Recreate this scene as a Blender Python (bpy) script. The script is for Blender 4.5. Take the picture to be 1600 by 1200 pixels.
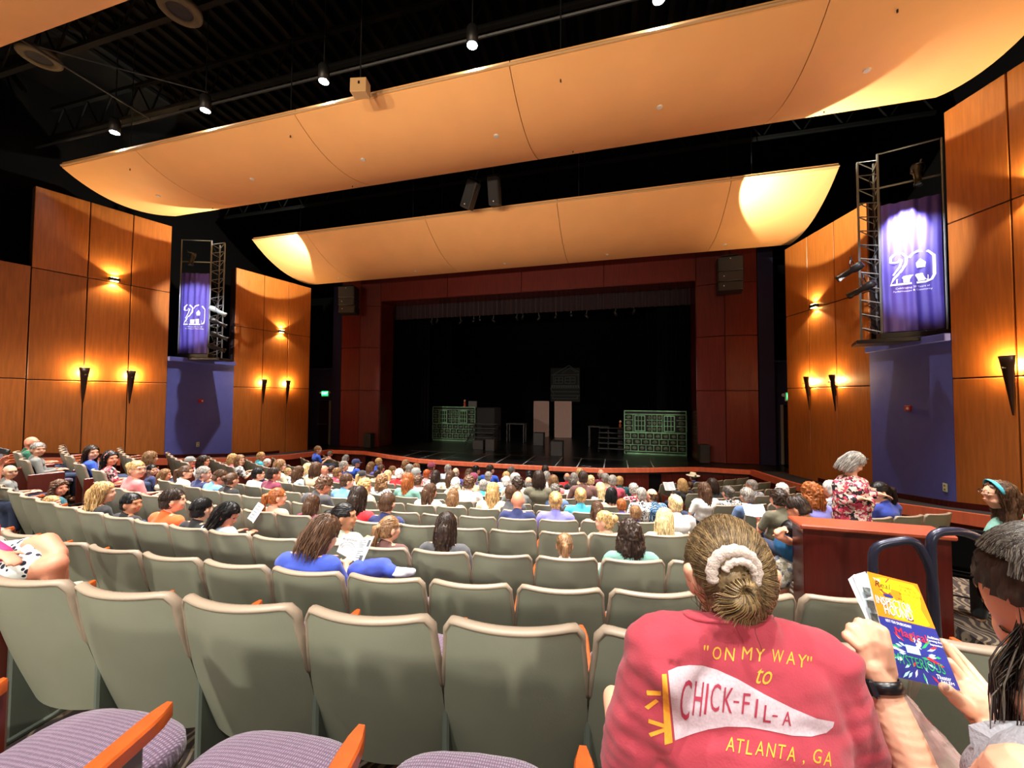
import bpy, bmesh, math, random
from mathutils import Vector, Matrix, noise
from mathutils.bvhtree import BVHTree
R_ = random.Random(7)
sc = bpy.context.scene
COL = sc.collection
D = math.radians
sin, cos, pi = math.sin, math.cos, math.pi
for o in list(bpy.data.objects):
    bpy.data.objects.remove(o)

# ---------------------------------------------------------------- camera
F = 605.0
CAM = Vector((3.9, 0.0, 3.4))
ya, pa, ra = D(15.0), D(1.9), D(0.3)
cW = Vector((-sin(ya) * cos(pa), cos(ya) * cos(pa), sin(pa)))
r0 = Vector((cos(ya), sin(ya), 0)); u0 = r0.cross(cW)
cR = cos(ra) * r0 + sin(ra) * u0
cU = -sin(ra) * r0 + cos(ra) * u0
cam = bpy.data.cameras.new('camera'); camo = bpy.data.objects.new('camera', cam); COL.objects.link(camo)
M = Matrix((cR, cU, -cW)).transposed().to_4x4(); M.translation = CAM
camo.matrix_world = M
cam.sensor_width = 36; cam.lens = F / 1600 * 36; cam.clip_start = 0.02; cam.clip_end = 200
sc.camera = camo
sc.view_settings.view_transform = 'Standard'; sc.view_settings.look = 'None'
sc.view_settings.gamma = 1; sc.view_settings.use_curve_mapping = False
sc.view_settings.exposure = 1.05

def at(u, v, t):
    """point at depth t (metres along the view axis) seen at pixel u, v of the 1600x1200 frame"""
    return CAM + t * (cW + (u - 800) / F * cR - (v - 600) / F * cU)
def px(p):
    d = Vector(p) - CAM; t = d.dot(cW)
    return 800 + F * d.dot(cR) / t, 600 - F * d.dot(cU) / t

# ---------------------------------------------------------------- world and lights
w = bpy.data.worlds.new('world'); sc.world = w; w.use_nodes = True
w.node_tree.nodes['Background'].inputs[0].default_value = (0, 0, 0, 1)
w.node_tree.nodes['Background'].inputs[1].default_value = 0

def light(kind, loc, energy, color, aim=None, size=90, blend=.5, rad=.05):
    l = bpy.data.lights.new(kind.lower() + '_lamp', kind); l.energy = energy; l.color = color
    if kind == 'SPOT':
        l.spot_size = D(size); l.spot_blend = blend
    l.shadow_soft_size = rad
    o = bpy.data.objects.new(kind.lower() + '_lamp', l); COL.objects.link(o); o.location = loc
    if aim is not None:
        o.rotation_euler = (Vector(aim) - Vector(loc)).to_track_quat('-Z', 'Y').to_euler()
    return o
COOL = (1.0, .96, .90); WARM = (1.0, .62, .26); WARMW = (1.0, .76, .46)
CAN_X = [-7.65, -4.8, -1.7, 1.45, 4.58, 7.7]
K_CAN, K_SCN, K_BOX = 1150, 72, 48
for x in (-7.5, 0, 7.5):                             # unseen spots added behind the camera to brighten seat backs and clouds
    light('SPOT', (x, -8.0, 6.6), 1250, (1.0, .94, .82), (x * .35 + .8, 2.6, 1.6), 46, .9, .25)
    light('SPOT', (x * .5, -8.0, 3.6), 1500, (1.0, .80, .56), (x * .45, 7.5, 10.4), 50, .9, .25)
for x in CAN_X:                                    # house downlights, in rows across the hall
    for y, z in ((6.28, 9.66), (10.3, 9.75), (5.2, 9.75), (.6, 9.8), (-3.2, 9.8)):
        if y == 5.2 and abs(x) > 6: continue
        side = 1 if abs(x) < 7 or y != 10.3 else (.18 if x > 0 else .7)
        light('SPOT', (x, y, z - .05), K_CAN * side * (.85 if y < 6 else 1) * (1.35 if y > 10 else 1.1 if y == 6.28 else 1), COOL, (x * .97, y - .35 if y > 6 else y + (2.2 if y < 1 else .3), 0), 62 if y != 6.28 else 70, .55, .06)

# ---------------------------------------------------------------- materials
def lin(c):
    return tuple((x / 255 / 12.92 if x / 255 <= .04045 else ((x / 255 + .055) / 1.055) ** 2.4) for x in c) + (1,)
def mat(name, col, rough=.6, metal=0, emit=None, es=1, spec=.5, bump=0, bscale=40, var=0, vscale=6, stretch=(1, 1, 1), sheen=0, alpha=1, trans=0, rnd=0):
    m = bpy.data.materials.new(name); m.use_nodes = True
    n = m.node_tree.nodes; l = m.node_tree.links; b = n['Principled BSDF']
    c = lin(col)
    b.inputs['Base Color'].default_value = c; b.inputs['Roughness'].default_value = rough
    b.inputs['Metallic'].default_value = metal; b.inputs['Specular IOR Level'].default_value = spec
    if sheen: b.inputs['Sheen Weight'].default_value = sheen
    if alpha < 1: b.inputs['Alpha'].default_value = alpha
    if trans: b.inputs['Transmission Weight'].default_value = trans
    if emit:
        b.inputs['Emission Color'].default_value = lin(emit); b.inputs['Emission Strength'].default_value = es
    tc = mp = None
    if bump or var:
        tc = n.new('ShaderNodeTexCoord'); mp = n.new('ShaderNodeMapping'); l.new(tc.outputs['Object'], mp.inputs[0])
        mp.inputs['Scale'].default_value = stretch
    last = None
    if var:
        nz = n.new('ShaderNodeTexNoise'); nz.inputs['Scale'].default_value = vscale; nz.inputs['Detail'].default_value = 6
        l.new(mp.outputs[0], nz.inputs['Vector'])
        rp = n.new('ShaderNodeValToRGB'); l.new(nz.outputs['Fac'], rp.inputs[0])
        rp.color_ramp.elements[0].position = .3; rp.color_ramp.elements[1].position = .7
        rp.color_ramp.elements[0].color = tuple(x * (1 - var) for x in c[:3]) + (1,)
        rp.color_ramp.elements[1].color = tuple(min(1, x * (1 + var)) for x in c[:3]) + (1,)
        last = rp.outputs[0]; l.new(last, b.inputs['Base Color'])
    if rnd:
        oi = n.new('ShaderNodeObjectInfo'); hs = n.new('ShaderNodeHueSaturation')
        mr = n.new('ShaderNodeMapRange'); mr.inputs[3].default_value = 1 - rnd; mr.inputs[4].default_value = 1 + rnd
        l.new(oi.outputs['Random'], mr.inputs[0]); l.new(mr.outputs[0], hs.inputs['Value'])
        if last: l.new(last, hs.inputs['Color'])
        else: hs.inputs['Color'].default_value = c
        l.new(hs.outputs[0], b.inputs['Base Color'])
    if bump:
        nb = n.new('ShaderNodeTexNoise'); nb.inputs['Scale'].default_value = bscale; nb.inputs['Detail'].default_value = 5
        l.new(mp.outputs[0], nb.inputs['Vector'])
        bp = n.new('ShaderNodeBump'); bp.inputs['Strength'].default_value = bump; bp.inputs['Distance'].default_value = .01
        l.new(nb.outputs['Fac'], bp.inputs['Height']); l.new(bp.outputs[0], b.inputs['Normal'])
    return m
def pattern(name, cols, scale=25, kind='VORONOI', rough=.8):
    m = bpy.data.materials.new(name); m.use_nodes = True
    n = m.node_tree.nodes; l = m.node_tree.links; b = n['Principled BSDF']; b.inputs['Roughness'].default_value = rough
    tc = n.new('ShaderNodeTexCoord')
    if kind == 'CHECK':
        mp = n.new('ShaderNodeMapping'); mp.inputs['Scale'].default_value = (scale, scale, scale); l.new(tc.outputs['Object'], mp.inputs[0])
        t = n.new('ShaderNodeTexBrick'); t.inputs['Scale'].default_value = 1; t.inputs['Color1'].default_value = lin(cols[0]); t.inputs['Color2'].default_value = lin(cols[1]); t.inputs['Mortar'].default_value = lin(cols[2])
        t.inputs['Mortar Size'].default_value = .12; t.inputs['Brick Width'].default_value = .7; t.inputs['Row Height'].default_value = .5
        l.new(mp.outputs[0], t.inputs[0]); l.new(t.outputs[0], b.inputs['Base Color']); return m
    nz = n.new('ShaderNodeTexNoise'); nz.inputs['Scale'].default_value = scale * .5; l.new(tc.outputs['Object'], nz.inputs[0])
    mx = n.new('ShaderNodeMixRGB'); mx.inputs[0].default_value = .12; l.new(tc.outputs['Object'], mx.inputs[1]); l.new(nz.outputs['Color'], mx.inputs[2])
    t = n.new('ShaderNodeTexVoronoi'); t.inputs['Scale'].default_value = scale; l.new(mx.outputs[0], t.inputs['Vector'])
    rp = n.new('ShaderNodeValToRGB'); rp.color_ramp.interpolation = 'CONSTANT'
    sx = n.new('ShaderNodeSeparateColor'); l.new(t.outputs['Color'], sx.inputs[0]); l.new(sx.outputs[0], rp.inputs[0])
    e = rp.color_ramp.elements
    e[0].color = lin(cols[0]); e[1].position = 1 / len(cols); e[1].color = lin(cols[1])
    for i in range(2, len(cols)):
        x = e.new(i / len(cols)); x.color = lin(cols[i])
    l.new(rp.outputs[0], b.inputs['Base Color'])
    return m
def dots(name, base, dot, scale=30, r=.33):
    m = bpy.data.materials.new(name); m.use_nodes = True
    n = m.node_tree.nodes; l = m.node_tree.links; b = n['Principled BSDF']; b.inputs['Roughness'].default_value = .8
    tc = n.new('ShaderNodeTexCoord'); t = n.new('ShaderNodeTexVoronoi'); t.inputs['Scale'].default_value = scale
    l.new(tc.outputs['Object'], t.inputs['Vector'])
    rp = n.new('ShaderNodeValToRGB'); rp.color_ramp.interpolation = 'CONSTANT'; l.new(t.outputs['Distance'], rp.inputs[0])
    rp.color_ramp.elements[0].color = lin(dot); rp.color_ramp.elements[1].position = r; rp.color_ramp.elements[1].color = lin(base)
    l.new(rp.outputs[0], b.inputs['Base Color']); return m

WOOD = mat('cherry_panel_wood', (168, 98, 40), .36, bump=.06, bscale=30, var=.16, vscale=5, stretch=(5, 5, .35), rnd=.10)
REDW = mat('mahogany_panel_wood', (88, 26, 19), .5, bump=.05, bscale=30, var=.18, vscale=4, stretch=(5, 5, .35), rnd=.08, spec=.25)
LIPW = mat('stage_lip_wood', (216, 108, 74), .35, var=.12, vscale=3, stretch=(4, 4, .5))
CAPW = mat('parapet_cap_wood', (150, 68, 44), .35, var=.12, vscale=3, stretch=(4, 4, .5))
DARKW = mat('dark_wood', (70, 18, 12), .25, var=.2, vscale=5, stretch=(5, 5, .5))
GAP = mat('panel_joint', (40, 14, 8), .8)
ARMW = mat('armrest_wood', (168, 76, 28), .28, var=.14, vscale=8, stretch=(4, 4, 4))
BLUEW = mat('blue_wall_paint', (84, 92, 172), .75, bump=.05, bscale=20, var=.05)
PURPW = mat('dark_purple_paint', (38, 32, 62), .8, var=.06)
BLACK = mat('black_paint', (4, 4, 5), .9, spec=.15)
BLK2 = mat('black_metal', (22, 22, 24), .45)
STAGE = mat('black_stage_floor', (20, 22, 23), .28, var=.2, vscale=2)
CLOTHB = mat('black_drape', (4, 4, 5), .95, spec=.1)
VAL = mat('plum_valance_velvet', (34, 18, 28), .9, sheen=.1)
CLOUD = mat('ceiling_cloud_paint', (236, 178, 114), .65, var=.03, vscale=1.5)
RIM = mat('cloud_edge_paint', (196, 158, 110), .7)
SHELL = mat('olive_grey_seat_shell', (128, 130, 112), .38, bump=.05, bscale=120, var=.05, vscale=4)
TRIM = mat('toplit_shell_rim', (140, 125, 107), .45)  # same plastic as the shell; light from above is put into this colour
STEEL = mat('greenish_grey_standard', (88, 94, 84), .45)
PIPE = mat('blue_black_handrail_metal', (40, 42, 60), .3, metal=.3)
WHITE = mat('white_paint', (215, 212, 205), .7)
PAPER = mat('white_paper', (225, 228, 228), .8)
BRASS = mat('bronze_sconce_metal', (52, 34, 24), .35, metal=.5)
LAMPW = mat('glowing_lamp_lens', (255, 255, 255), emit=(235, 244, 255), es=60)
BULB = mat('glowing_bulb_warm', (255, 240, 200), emit=(255, 210, 120), es=45)
EXITG = mat('exit_sign_green', (0, 190, 80), emit=(0, 235, 95), es=2.2)
OUTLET = mat('ivory_outlet_plate', (205, 215, 170), .5)
REDP = mat('red_alarm_plastic', (170, 20, 20), .4)
BANNER = mat('purple_banner_cloth', (76, 62, 150), .6, var=.12, vscale=3, bump=.25, bscale=6)
INK = mat('white_banner_print', (240, 238, 250), .6)
SPKM = mat('speaker_grille', (26, 26, 29), .7, bump=.2, bscale=300)
CABLE = mat('black_cable', (12, 12, 12), .6)

def fabric(name, c1, c2, s=1.0):
    m = bpy.data.materials.new(name); m.use_nodes = True
    n = m.node_tree.nodes; l = m.node_tree.links; b = n['Principled BSDF']; b.inputs['Roughness'].default_value = .95
    b.inputs['Sheen Weight'].default_value = .3
    tc = n.new('ShaderNodeTexCoord'); mp = n.new('ShaderNodeMapping'); l.new(tc.outputs['Object'], mp.inputs[0])
    mp.inputs['Rotation'].default_value = (0, 0, D(4))
    t = n.new('ShaderNodeTexWave'); t.inputs['Scale'].default_value = 26 * s; t.inputs['Distortion'].default_value = 2.2; t.inputs['Detail'].default_value = 2; t.inputs['Detail Scale'].default_value = 9
    t.bands_direction = 'Y'; l.new(mp.outputs[0], t.inputs['Vector'])
    t2 = n.new('ShaderNodeTexWave'); t2.inputs['Scale'].default_value = 46 * s; t2.inputs['Distortion'].default_value = 3; t2.bands_direction = 'X'; l.new(mp.outputs[0], t2.inputs['Vector'])
    mu = n.new('ShaderNodeMath'); mu.operation = 'MULTIPLY'; l.new(t.outputs['Fac'], mu.inputs[0]); l.new(t2.outputs['Fac'], mu.inputs[1])
    mx = n.new('ShaderNodeMixRGB'); mx.inputs[1].default_value = lin(c1); mx.inputs[2].default_value = lin(c2)
    l.new(mu.outputs[0], mx.inputs[0]); l.new(mx.outputs[0], b.inputs['Base Color'])
    bp = n.new('ShaderNodeBump'); bp.inputs['Strength'].default_value = .55; bp.inputs['Distance'].default_value = .004
    l.new(mu.outputs[0], bp.inputs['Height']); l.new(bp.outputs[0], b.inputs['Normal'])
    return m
PURPLE = fabric('purple_woven_seat_fabric', (84, 66, 84), (142, 118, 142))
def carpet():
    m = bpy.data.materials.new('swirl_pattern_carpet'); m.use_nodes = True
    n = m.node_tree.nodes; l = m.node_tree.links; b = n['Principled BSDF']; b.inputs['Roughness'].default_value = 1
    tc = n.new('ShaderNodeTexCoord')
    nz = n.new('ShaderNodeTexNoise'); nz.inputs['Scale'].default_value = 1.6; l.new(tc.outputs['Object'], nz.inputs[0])
    mx = n.new('ShaderNodeMixRGB'); mx.inputs[0].default_value = .45; l.new(tc.outputs['Object'], mx.inputs[1]); l.new(nz.outputs['Color'], mx.inputs[2])
    t = n.new('ShaderNodeTexWave'); t.inputs['Scale'].default_value = 7.5; t.inputs['Distortion'].default_value = 7; t.inputs['Detail Scale'].default_value = 1.2; l.new(mx.outputs[0], t.inputs['Vector'])
    rp = n.new('ShaderNodeValToRGB'); l.new(t.outputs['Fac'], rp.inputs[0])
    e = rp.color_ramp.elements; e[0].position = .55; e[0].color = lin((46, 36, 32)); e[1].position = .8; e[1].color = lin((112, 98, 80))
    l.new(rp.outputs[0], b.inputs['Base Color'])
    return m
CARPET = carpet()

# ---------------------------------------------------------------- helpers
def tag(o, label=None, cat=None, group=None, kind=None):
    if label: o['label'] = label
    if cat: o['category'] = cat
    if group: o['group'] = group
    if kind: o['kind'] = kind
    return o
def link(name, me, m=None, parent=None, loc=None):
    o = bpy.data.objects.new(name, me); COL.objects.link(o)
    if me is not None and m is not None and not me.materials: me.materials.append(m)
    if parent is not None: o.parent = parent
    if loc is not None: o.location = loc
    return o
def empty(name, loc=(0, 0, 0), rz=0, **k):
    o = bpy.data.objects.new(name, None); COL.objects.link(o); o.location = loc; o.rotation_euler = (0, 0, rz); o.empty_display_size = .1
    return tag(o, **k)
class MB:
    def __init__(s): s.v = []; s.f = []
    def add(s, vs, fs):
        n = len(s.v); s.v += [tuple(v) for v in vs]; s.f += [tuple(i + n for i in f) for f in fs]; return s
    def box(s, c, d, rz=0, ch=0, mtx=None):
        x, y, z = (a / 2 for a in d); pts = []
        if ch <= 0:
            pts = [Vector((i * x, j * y, k * z)) for k in (-1, 1) for j in (-1, 1) for i in (-1, 1)]
            fs = [(0, 2, 3, 1), (4, 5, 7, 6), (0, 1, 5, 4), (2, 6, 7, 3), (0, 4, 6, 2), (1, 3, 7, 5)]
        else:
            bm = bmesh.new(); h = min(ch, x * .9, y * .9, z * .9)
            for i in (-1, 1):
                for j in (-1, 1):
                    for k in (-1, 1):
                        for q in ((h, h, 0), (h, 0, h), (0, h, h)):
                            bm.verts.new((i * (x - q[0]), j * (y - q[1]), k * (z - q[2])))
            bmesh.ops.convex_hull(bm, input=bm.verts[:])
            bmesh.ops.dissolve_limit(bm, angle_limit=.02, verts=bm.verts[:], edges=bm.edges[:])
            bm.verts.index_update(); pts = [v.co.copy() for v in bm.verts]; fs = [tuple(v.index for v in f.verts) for f in bm.faces]; bm.free()
        T = Matrix.Translation(c) @ (mtx.to_4x4() if mtx is not None else Matrix.Rotation(rz, 4, 'Z'))
        return s.add([T @ p for p in pts], fs)
    def prism(s, poly, z0, z1):
        """poly: xy points counterclockwise; z0/z1 numbers or lists"""
        n = len(poly); a = z0 if isinstance(z0, (list, tuple)) else [z0] * n; b = z1 if isinstance(z1, (list, tuple)) else [z1] * n
        vs = [(p[0], p[1], a[i]) for i, p in enumerate(poly)] + [(p[0], p[1], b[i]) for i, p in enumerate(poly)]
        fs = [tuple(range(n - 1, -1, -1)), tuple(range(n, 2 * n))] + [(i, (i + 1) % n, n + (i + 1) % n, n + i) for i in range(n)]
        return s.add(vs, fs)
    def tube(s, pts, r, seg=8, cap=True, flat=None):
        pts = [Vector(p) for p in pts]; rs = r if isinstance(r, (list, tuple)) else [r] * len(pts)
        vs = []; up = None
        for i, p in enumerate(pts):
            d = (pts[min(i + 1, len(pts) - 1)] - pts[max(i - 1, 0)])
            if d.length < 1e-9: d = Vector((0, 0, 1))
            d.normalize()
            if up is None:
                up = Vector((0, 0, 1)) if abs(d.z) < .9 else Vector((1, 0, 0))
            a = d.cross(up)
            if a.length < 1e-6: a = d.orthogonal()
            a.normalize(); up = a.cross(d).normalized()
            for k in range(seg):
                t = 2 * pi * k / seg
                vs.append(p + a * cos(t) * rs[i] + up * sin(t) * rs[i] * (flat or 1))
        fs = [(i * seg + k, i * seg + (k + 1) % seg, (i + 1) * seg + (k + 1) % seg, (i + 1) * seg + k) for i in range(len(pts) - 1) for k in range(seg)]
        if cap: fs += [tuple(range(seg - 1, -1, -1)), tuple(range((len(pts) - 1) * seg, len(pts) * seg))]
        return s.add(vs, fs)
    def lathe(s, prof, c=(0, 0, 0), seg=16, mtx=None, a0=0, a1=2 * pi):
        full = abs(a1 - a0 - 2 * pi) < 1e-6; n = seg if full else seg + 1
        T = Matrix.Translation(c) @ (mtx.to_4x4() if mtx is not None else Matrix.Identity(4))
        vs = [T @ Vector((r * cos(a0 + (a1 - a0) * k / seg), r * sin(a0 + (a1 - a0) * k / seg), z)) for r, z in prof for k in range(n)]
        m_ = seg
        fs = [(i * n + k, i * n + (k + 1) % n, (i + 1) * n + (k + 1) % n, (i + 1) * n + k) for i in range(len(prof) - 1) for k in range(m_)]
        return s.add(vs, fs)
    def ell(s, c, r, seg=14, rings=8, mtx=None):
        prof = [(max(1e-4, sin(pi * i / rings)), -cos(pi * i / rings)) for i in range(rings + 1)]
        S = Matrix.Diagonal((r[0], r[1], r[2]))
        return s.lathe(prof, c, seg, (mtx.to_3x3() if mtx is not None else Matrix.Identity(3)) @ S)
    def grid(s, fn, nu, nv, close=False):
        vs = [fn(i / nu, j / nv) for j in range(nv + 1) for i in range(nu + 1)]
        fs = [(j * (nu + 1) + i, j * (nu + 1) + i + 1, (j + 1) * (nu + 1) + i + 1, (j + 1) * (nu + 1) + i) for j in range(nv) for i in range(nu)]
        return s.add(vs, fs)
    def me(s, name='m', smooth=False, clean=False):
        me = bpy.data.meshes.new(name); me.from_pydata(s.v, [], s.f)
        if clean:
            bm = bmesh.new(); bm.from_mesh(me); bmesh.ops.remove_doubles(bm, verts=bm.verts[:], dist=1e-5)
            bmesh.ops.recalc_face_normals(bm, faces=bm.faces[:]); bm.to_mesh(me); bm.free()
        if smooth: me.polygons.foreach_set('use_smooth', [True] * len(me.polygons))
        me.update(); return me
    def build(s, name, m, parent=None, smooth=False, loc=None, clean=True):
        return link(name, s.me(name, smooth, clean), m, parent, loc)
def autosmooth(me, ang=40):
    me.polygons.foreach_set('use_smooth', [True] * len(me.polygons))
    bm = bmesh.new(); bm.from_mesh(me)
    for e in bm.edges:
        if len(e.link_faces) == 2 and e.calc_face_angle(0) > D(ang): e.smooth = False
    bm.to_mesh(me); bm.free()
def wallbox(mb, p, q, z0, z1, th=.05, off=0, ch=.012, inset=0):
    """slab standing on the xy segment p-q, its front face off metres to the left of p->q"""
    p = Vector(p); q = Vector(q); d = (q - p); L = d.length; d.normalize(); nrm = Vector((-d.y, d.x))
    c = (p + q) / 2 + nrm * (off - th / 2)
    mb.box((c.x, c.y, (z0 + z1) / 2), (L - 2 * inset, th, z1 - z0 - 2 * inset), math.atan2(d.y, d.x), ch)

def text_mesh(body, size=1, extrude=0, res=2, space=1, shear=0):
    cu = bpy.data.curves.new('t', 'FONT'); cu.body = body; cu.size = size; cu.extrude = extrude; cu.resolution_u = res
    cu.align_x = 'CENTER'; cu.align_y = 'CENTER'; cu.space_character = space; cu.shear = shear
    o = bpy.data.objects.new('t', cu); COL.objects.link(o)
    dg = bpy.context.evaluated_depsgraph_get(); me = bpy.data.meshes.new_from_object(o.evaluated_get(dg))
    bpy.data.objects.remove(o); bpy.data.curves.remove(cu)
    me.materials.clear(); return me

# blob modelling: tapered limbs and ellipsoids fused into ONE continuous surface
class Blob:
    def __init__(s): s.mb = MB()
    def e(s, c, r, m=None, seg=14): s.mb.ell(Vector(c), r, seg, max(6, seg // 2 + 1), m); return s
    def cap(s, p, q, r1, r2=None, seg=10):
        p = Vector(p); q = Vector(q); r2 = r1 if r2 is None else r2
        L = (q - p).length; n = max(2, int(L / (min(r1, r2) * .55)) + 1)
        for i in range(n + 1):
            t = i / n; r = r1 + (r2 - r1) * t; s.mb.ell(p.lerp(q, t), (r, r, r), seg, 6)
        return s
    def me(s, name, vox=.015, smooth=4, dec=1.0, disp=None):
        o = bpy.data.objects.new('tmp', s.mb.me('tmp')); COL.objects.link(o)
        m = o.modifiers.new('r', 'REMESH'); m.mode = 'VOXEL'; m.voxel_size = vox; m.use_smooth_shade = True
        if smooth:
            k = o.modifiers.new('s', 'SMOOTH'); k.factor = .5; k.iterations = smooth
        if dec < 1:
            k = o.modifiers.new('d', 'DECIMATE'); k.ratio = dec
        dg = bpy.context.evaluated_depsgraph_get(); me = bpy.data.meshes.new_from_object(o.evaluated_get(dg))
        bpy.data.objects.remove(o); me.name = name; me.materials.clear()
        if disp:
            co = [v.co.copy() for v in me.vertices]; no = [v.normal.copy() for v in me.vertices]
            for i, v in enumerate(me.vertices): v.co = co[i] + no[i] * disp(co[i])
        me.polygons.foreach_set('use_smooth', [True] * len(me.polygons)); me.update()
        return me
def cutmesh(me, keep):
    bm = bmesh.new(); bm.from_mesh(me)
    bmesh.ops.delete(bm, geom=[f for f in bm.faces if not keep(f.calc_center_median())], context='FACES')
    bm.to_mesh(me); bm.free(); return me

# ================================================================ SETTING
CX, CY = 0.0, 23.0                                  # centre of the seating arcs
RK = [23.84, 22.87, 21.90, 20.93, 19.96, 18.99, 18.02, 17.05, 16.08, 15.11, 14.14, 13.17, 12.2]
TOP = [3.2, 2.825, 2.585, 2.255, 2.045, 1.925, 1.755, 1.585, 1.42, 1.29, 1.14, 1.03, .93]
FL = [t - .885 for t in TOP]
FL[0] = 2.3
def arc(r, th): return (r * sin(th), CY - r * cos(th))
def floor_tiers():
    mb = MB(); N = 48; TH = 1.25
    edges = [40] + [r + .2 for r in RK] + [11.3]
    hs = [2.55] + FL + [0.0]
    # tiers: between edges[i] and edges[i+1] height hs[i]
    for i in range(len(edges) - 1):
        ro, ri, z = edges[i], edges[i + 1], hs[i]; znext = hs[i + 1]
        for k in range(N):
            a, b = -TH + 2 * TH * k / N, -TH + 2 * TH * (k + 1) / N
            A, B_, C_, D_ = arc(ro, a), arc(ro, b), arc(ri, b), arc(ri, a)
            mb.add([(*A, z), (*B_, z), (*C_, z), (*D_, z)], [(0, 1, 2, 3)])
            mb.add([(*D_, z), (*C_, z), (*C_, znext), (*D_, znext)], [(0, 1, 2, 3)])
    mb.add([(-12, 5, -.001), (12, 5, -.001), (12, 18, -.001), (-12, 18, -.001)], [(0, 1, 2, 3)])
    return mb
fl = floor_tiers().build('floor', CARPET); tag(fl, 'swirl patterned brown carpet rising in shallow tiers under the seats', 'floor', kind='structure')

WALLS = [  # plan points, base z, joints
    dict(p=(9.96, 9.1), q=(10.75, 6.38), z=[0.4, 3.78, 6.7, 8.87], t=[0, .326, .645, 1]),
    dict(p=(9.18, 14.2), q=(9.82, 11.2), z=[0.4, 3.71, 6.0, 8.2], t=[0, .33, .66, 1]),
    dict(p=(10.75, 6.38), q=(11.6, 3.2), z=[0.9, 3.8, 6.74], t=[0, .35, .68, 1]),
    dict(p=(11.6, 3.2), q=(12.0, -.8), z=[0.9, 3.8, 6.74], t=[0, .33, .66, 1]),
]
for side, sname in ((-1, 'left'), (1, 'right')):
    root = empty('wall_' + sname, (side * 10, 8, 0), label='tall %s side wall of orange cherry wood panels with dark joints' % sname, cat='wall', kind='structure')
    root.location = (0, 0, 0)
    bk = MB()
    for W in WALLS:
        p = Vector(W['p']); q = Vector(W['q'])
        P = Vector((side * p.x, p.y)); Q = Vector((side * q.x, q.y))
        a, b = (P, Q) if side < 0 else (Q, P)
        d = (b - a).normalized(); nrm = Vector((-d.y, d.x))
        if side > 0:  # want normal toward hall
            pass
        inward = Vector((-side, 0))
        if nrm.dot(inward) < 0: a, b = b, a
        wallbox(bk, a, b, W['z'][0], W['z'][-1] - .01, .30, -.045, 0)
        for i in range(len(W['t']) - 1):
            s0, s1 = W['t'][i], W['t'][i + 1]
            A = P.lerp(Q, s0); B_ = P.lerp(Q, s1)
            if ((Vector((-(B_ - A).y, (B_ - A).x))).dot(inward)) < 0: A, B_ = B_, A
            for j in range(len(W['z']) - 1):
                mb = MB(); wallbox(mb, A, B_, W['z'][j], W['z'][j + 1], .045, 0, .008, .011)
                mb.build('panel', WOOD, root)
    bk.build('wall_core', GAP, root)

# blue recess walls under the lighting towers
for side, sname in ((-1, 'left'), (1, 'right')):
    mb = MB(); a, b = Vector((side * 9.80, 11.2)), Vector((side * 9.97, 9.1))
    if side > 0: a, b = b, a
    if Vector((-(b - a).y, (b - a).x)).dot(Vector((-side, 0))) < 0: a, b = b, a
    wallbox(mb, a, b, .4, 4.5, .25, 0, 0)
    o = mb.build('wall_' + sname + '_recess', BLUEW)
    tag(o, 'slate blue painted wall below the %s banner' % sname, 'wall', kind='structure')
    mb = MB(); wallbox(mb, a, b, 4.5, 4.64, .5, .10, .01); l_ = mb.build('ledge', BLUEW, o)
# upper black enclosure
mb = MB()
for s in (-1, 1):
    mb.box((s * 12.6, 4, 6.2), (.2, 26, 13))
    mb.box((s * 11.5, 17.3, 8.7), (5.4, .2, 8))            # dark wall each side of the portal, above the doors
o = mb.build('wall_back_of_house', BLACK); tag(o, 'black painted outer walls behind the panels', 'wall', kind='structure')
mb = MB(); mb.box((0, -9, 6), (26, .2, 13)); o = mb.build('wall_rear', WOOD); tag(o, 'rear wall of the hall behind the camera', 'wall', kind='structure')
JOIST = mat('dark_steel_joist', (8, 9, 10), .8, spec=.2)
ce = MB(); ce.box((0, 4, 12.7), (26, 27, .2)); ceil = ce.build('ceiling', BLACK); tag(ceil, 'black roof deck far above the ceiling clouds', 'ceiling', kind='structure')
mb = MB()
for i in range(46):
    mb.box((-9.5 + i * .42, 5, 12.5), (.12, 15, .1))
o = mb.build('deck_rib', JOIST, ceil); o['kind'] = 'stuff'
for j, y in enumerate((3.6, 5.4, 7.2, 10.4, 12.4)):
    jo = empty('roof_truss', (0, y, 11.3)); jo.parent = ceil
    mb = MB(); mb.box((0, 0, .42), (24, .1, .09)); mb.box((0, 0, -.42), (24, .1, .09)); mb.build('chord', JOIST, jo)
    mb = MB()
    for i in range(24):
        x = -12 + i; mb.tube([(x, 0, -.4), (x + .5, 0, .4), (x + 1, 0, -.4)], .025, 5)
    mb.build('web', JOIST, jo)

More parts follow.
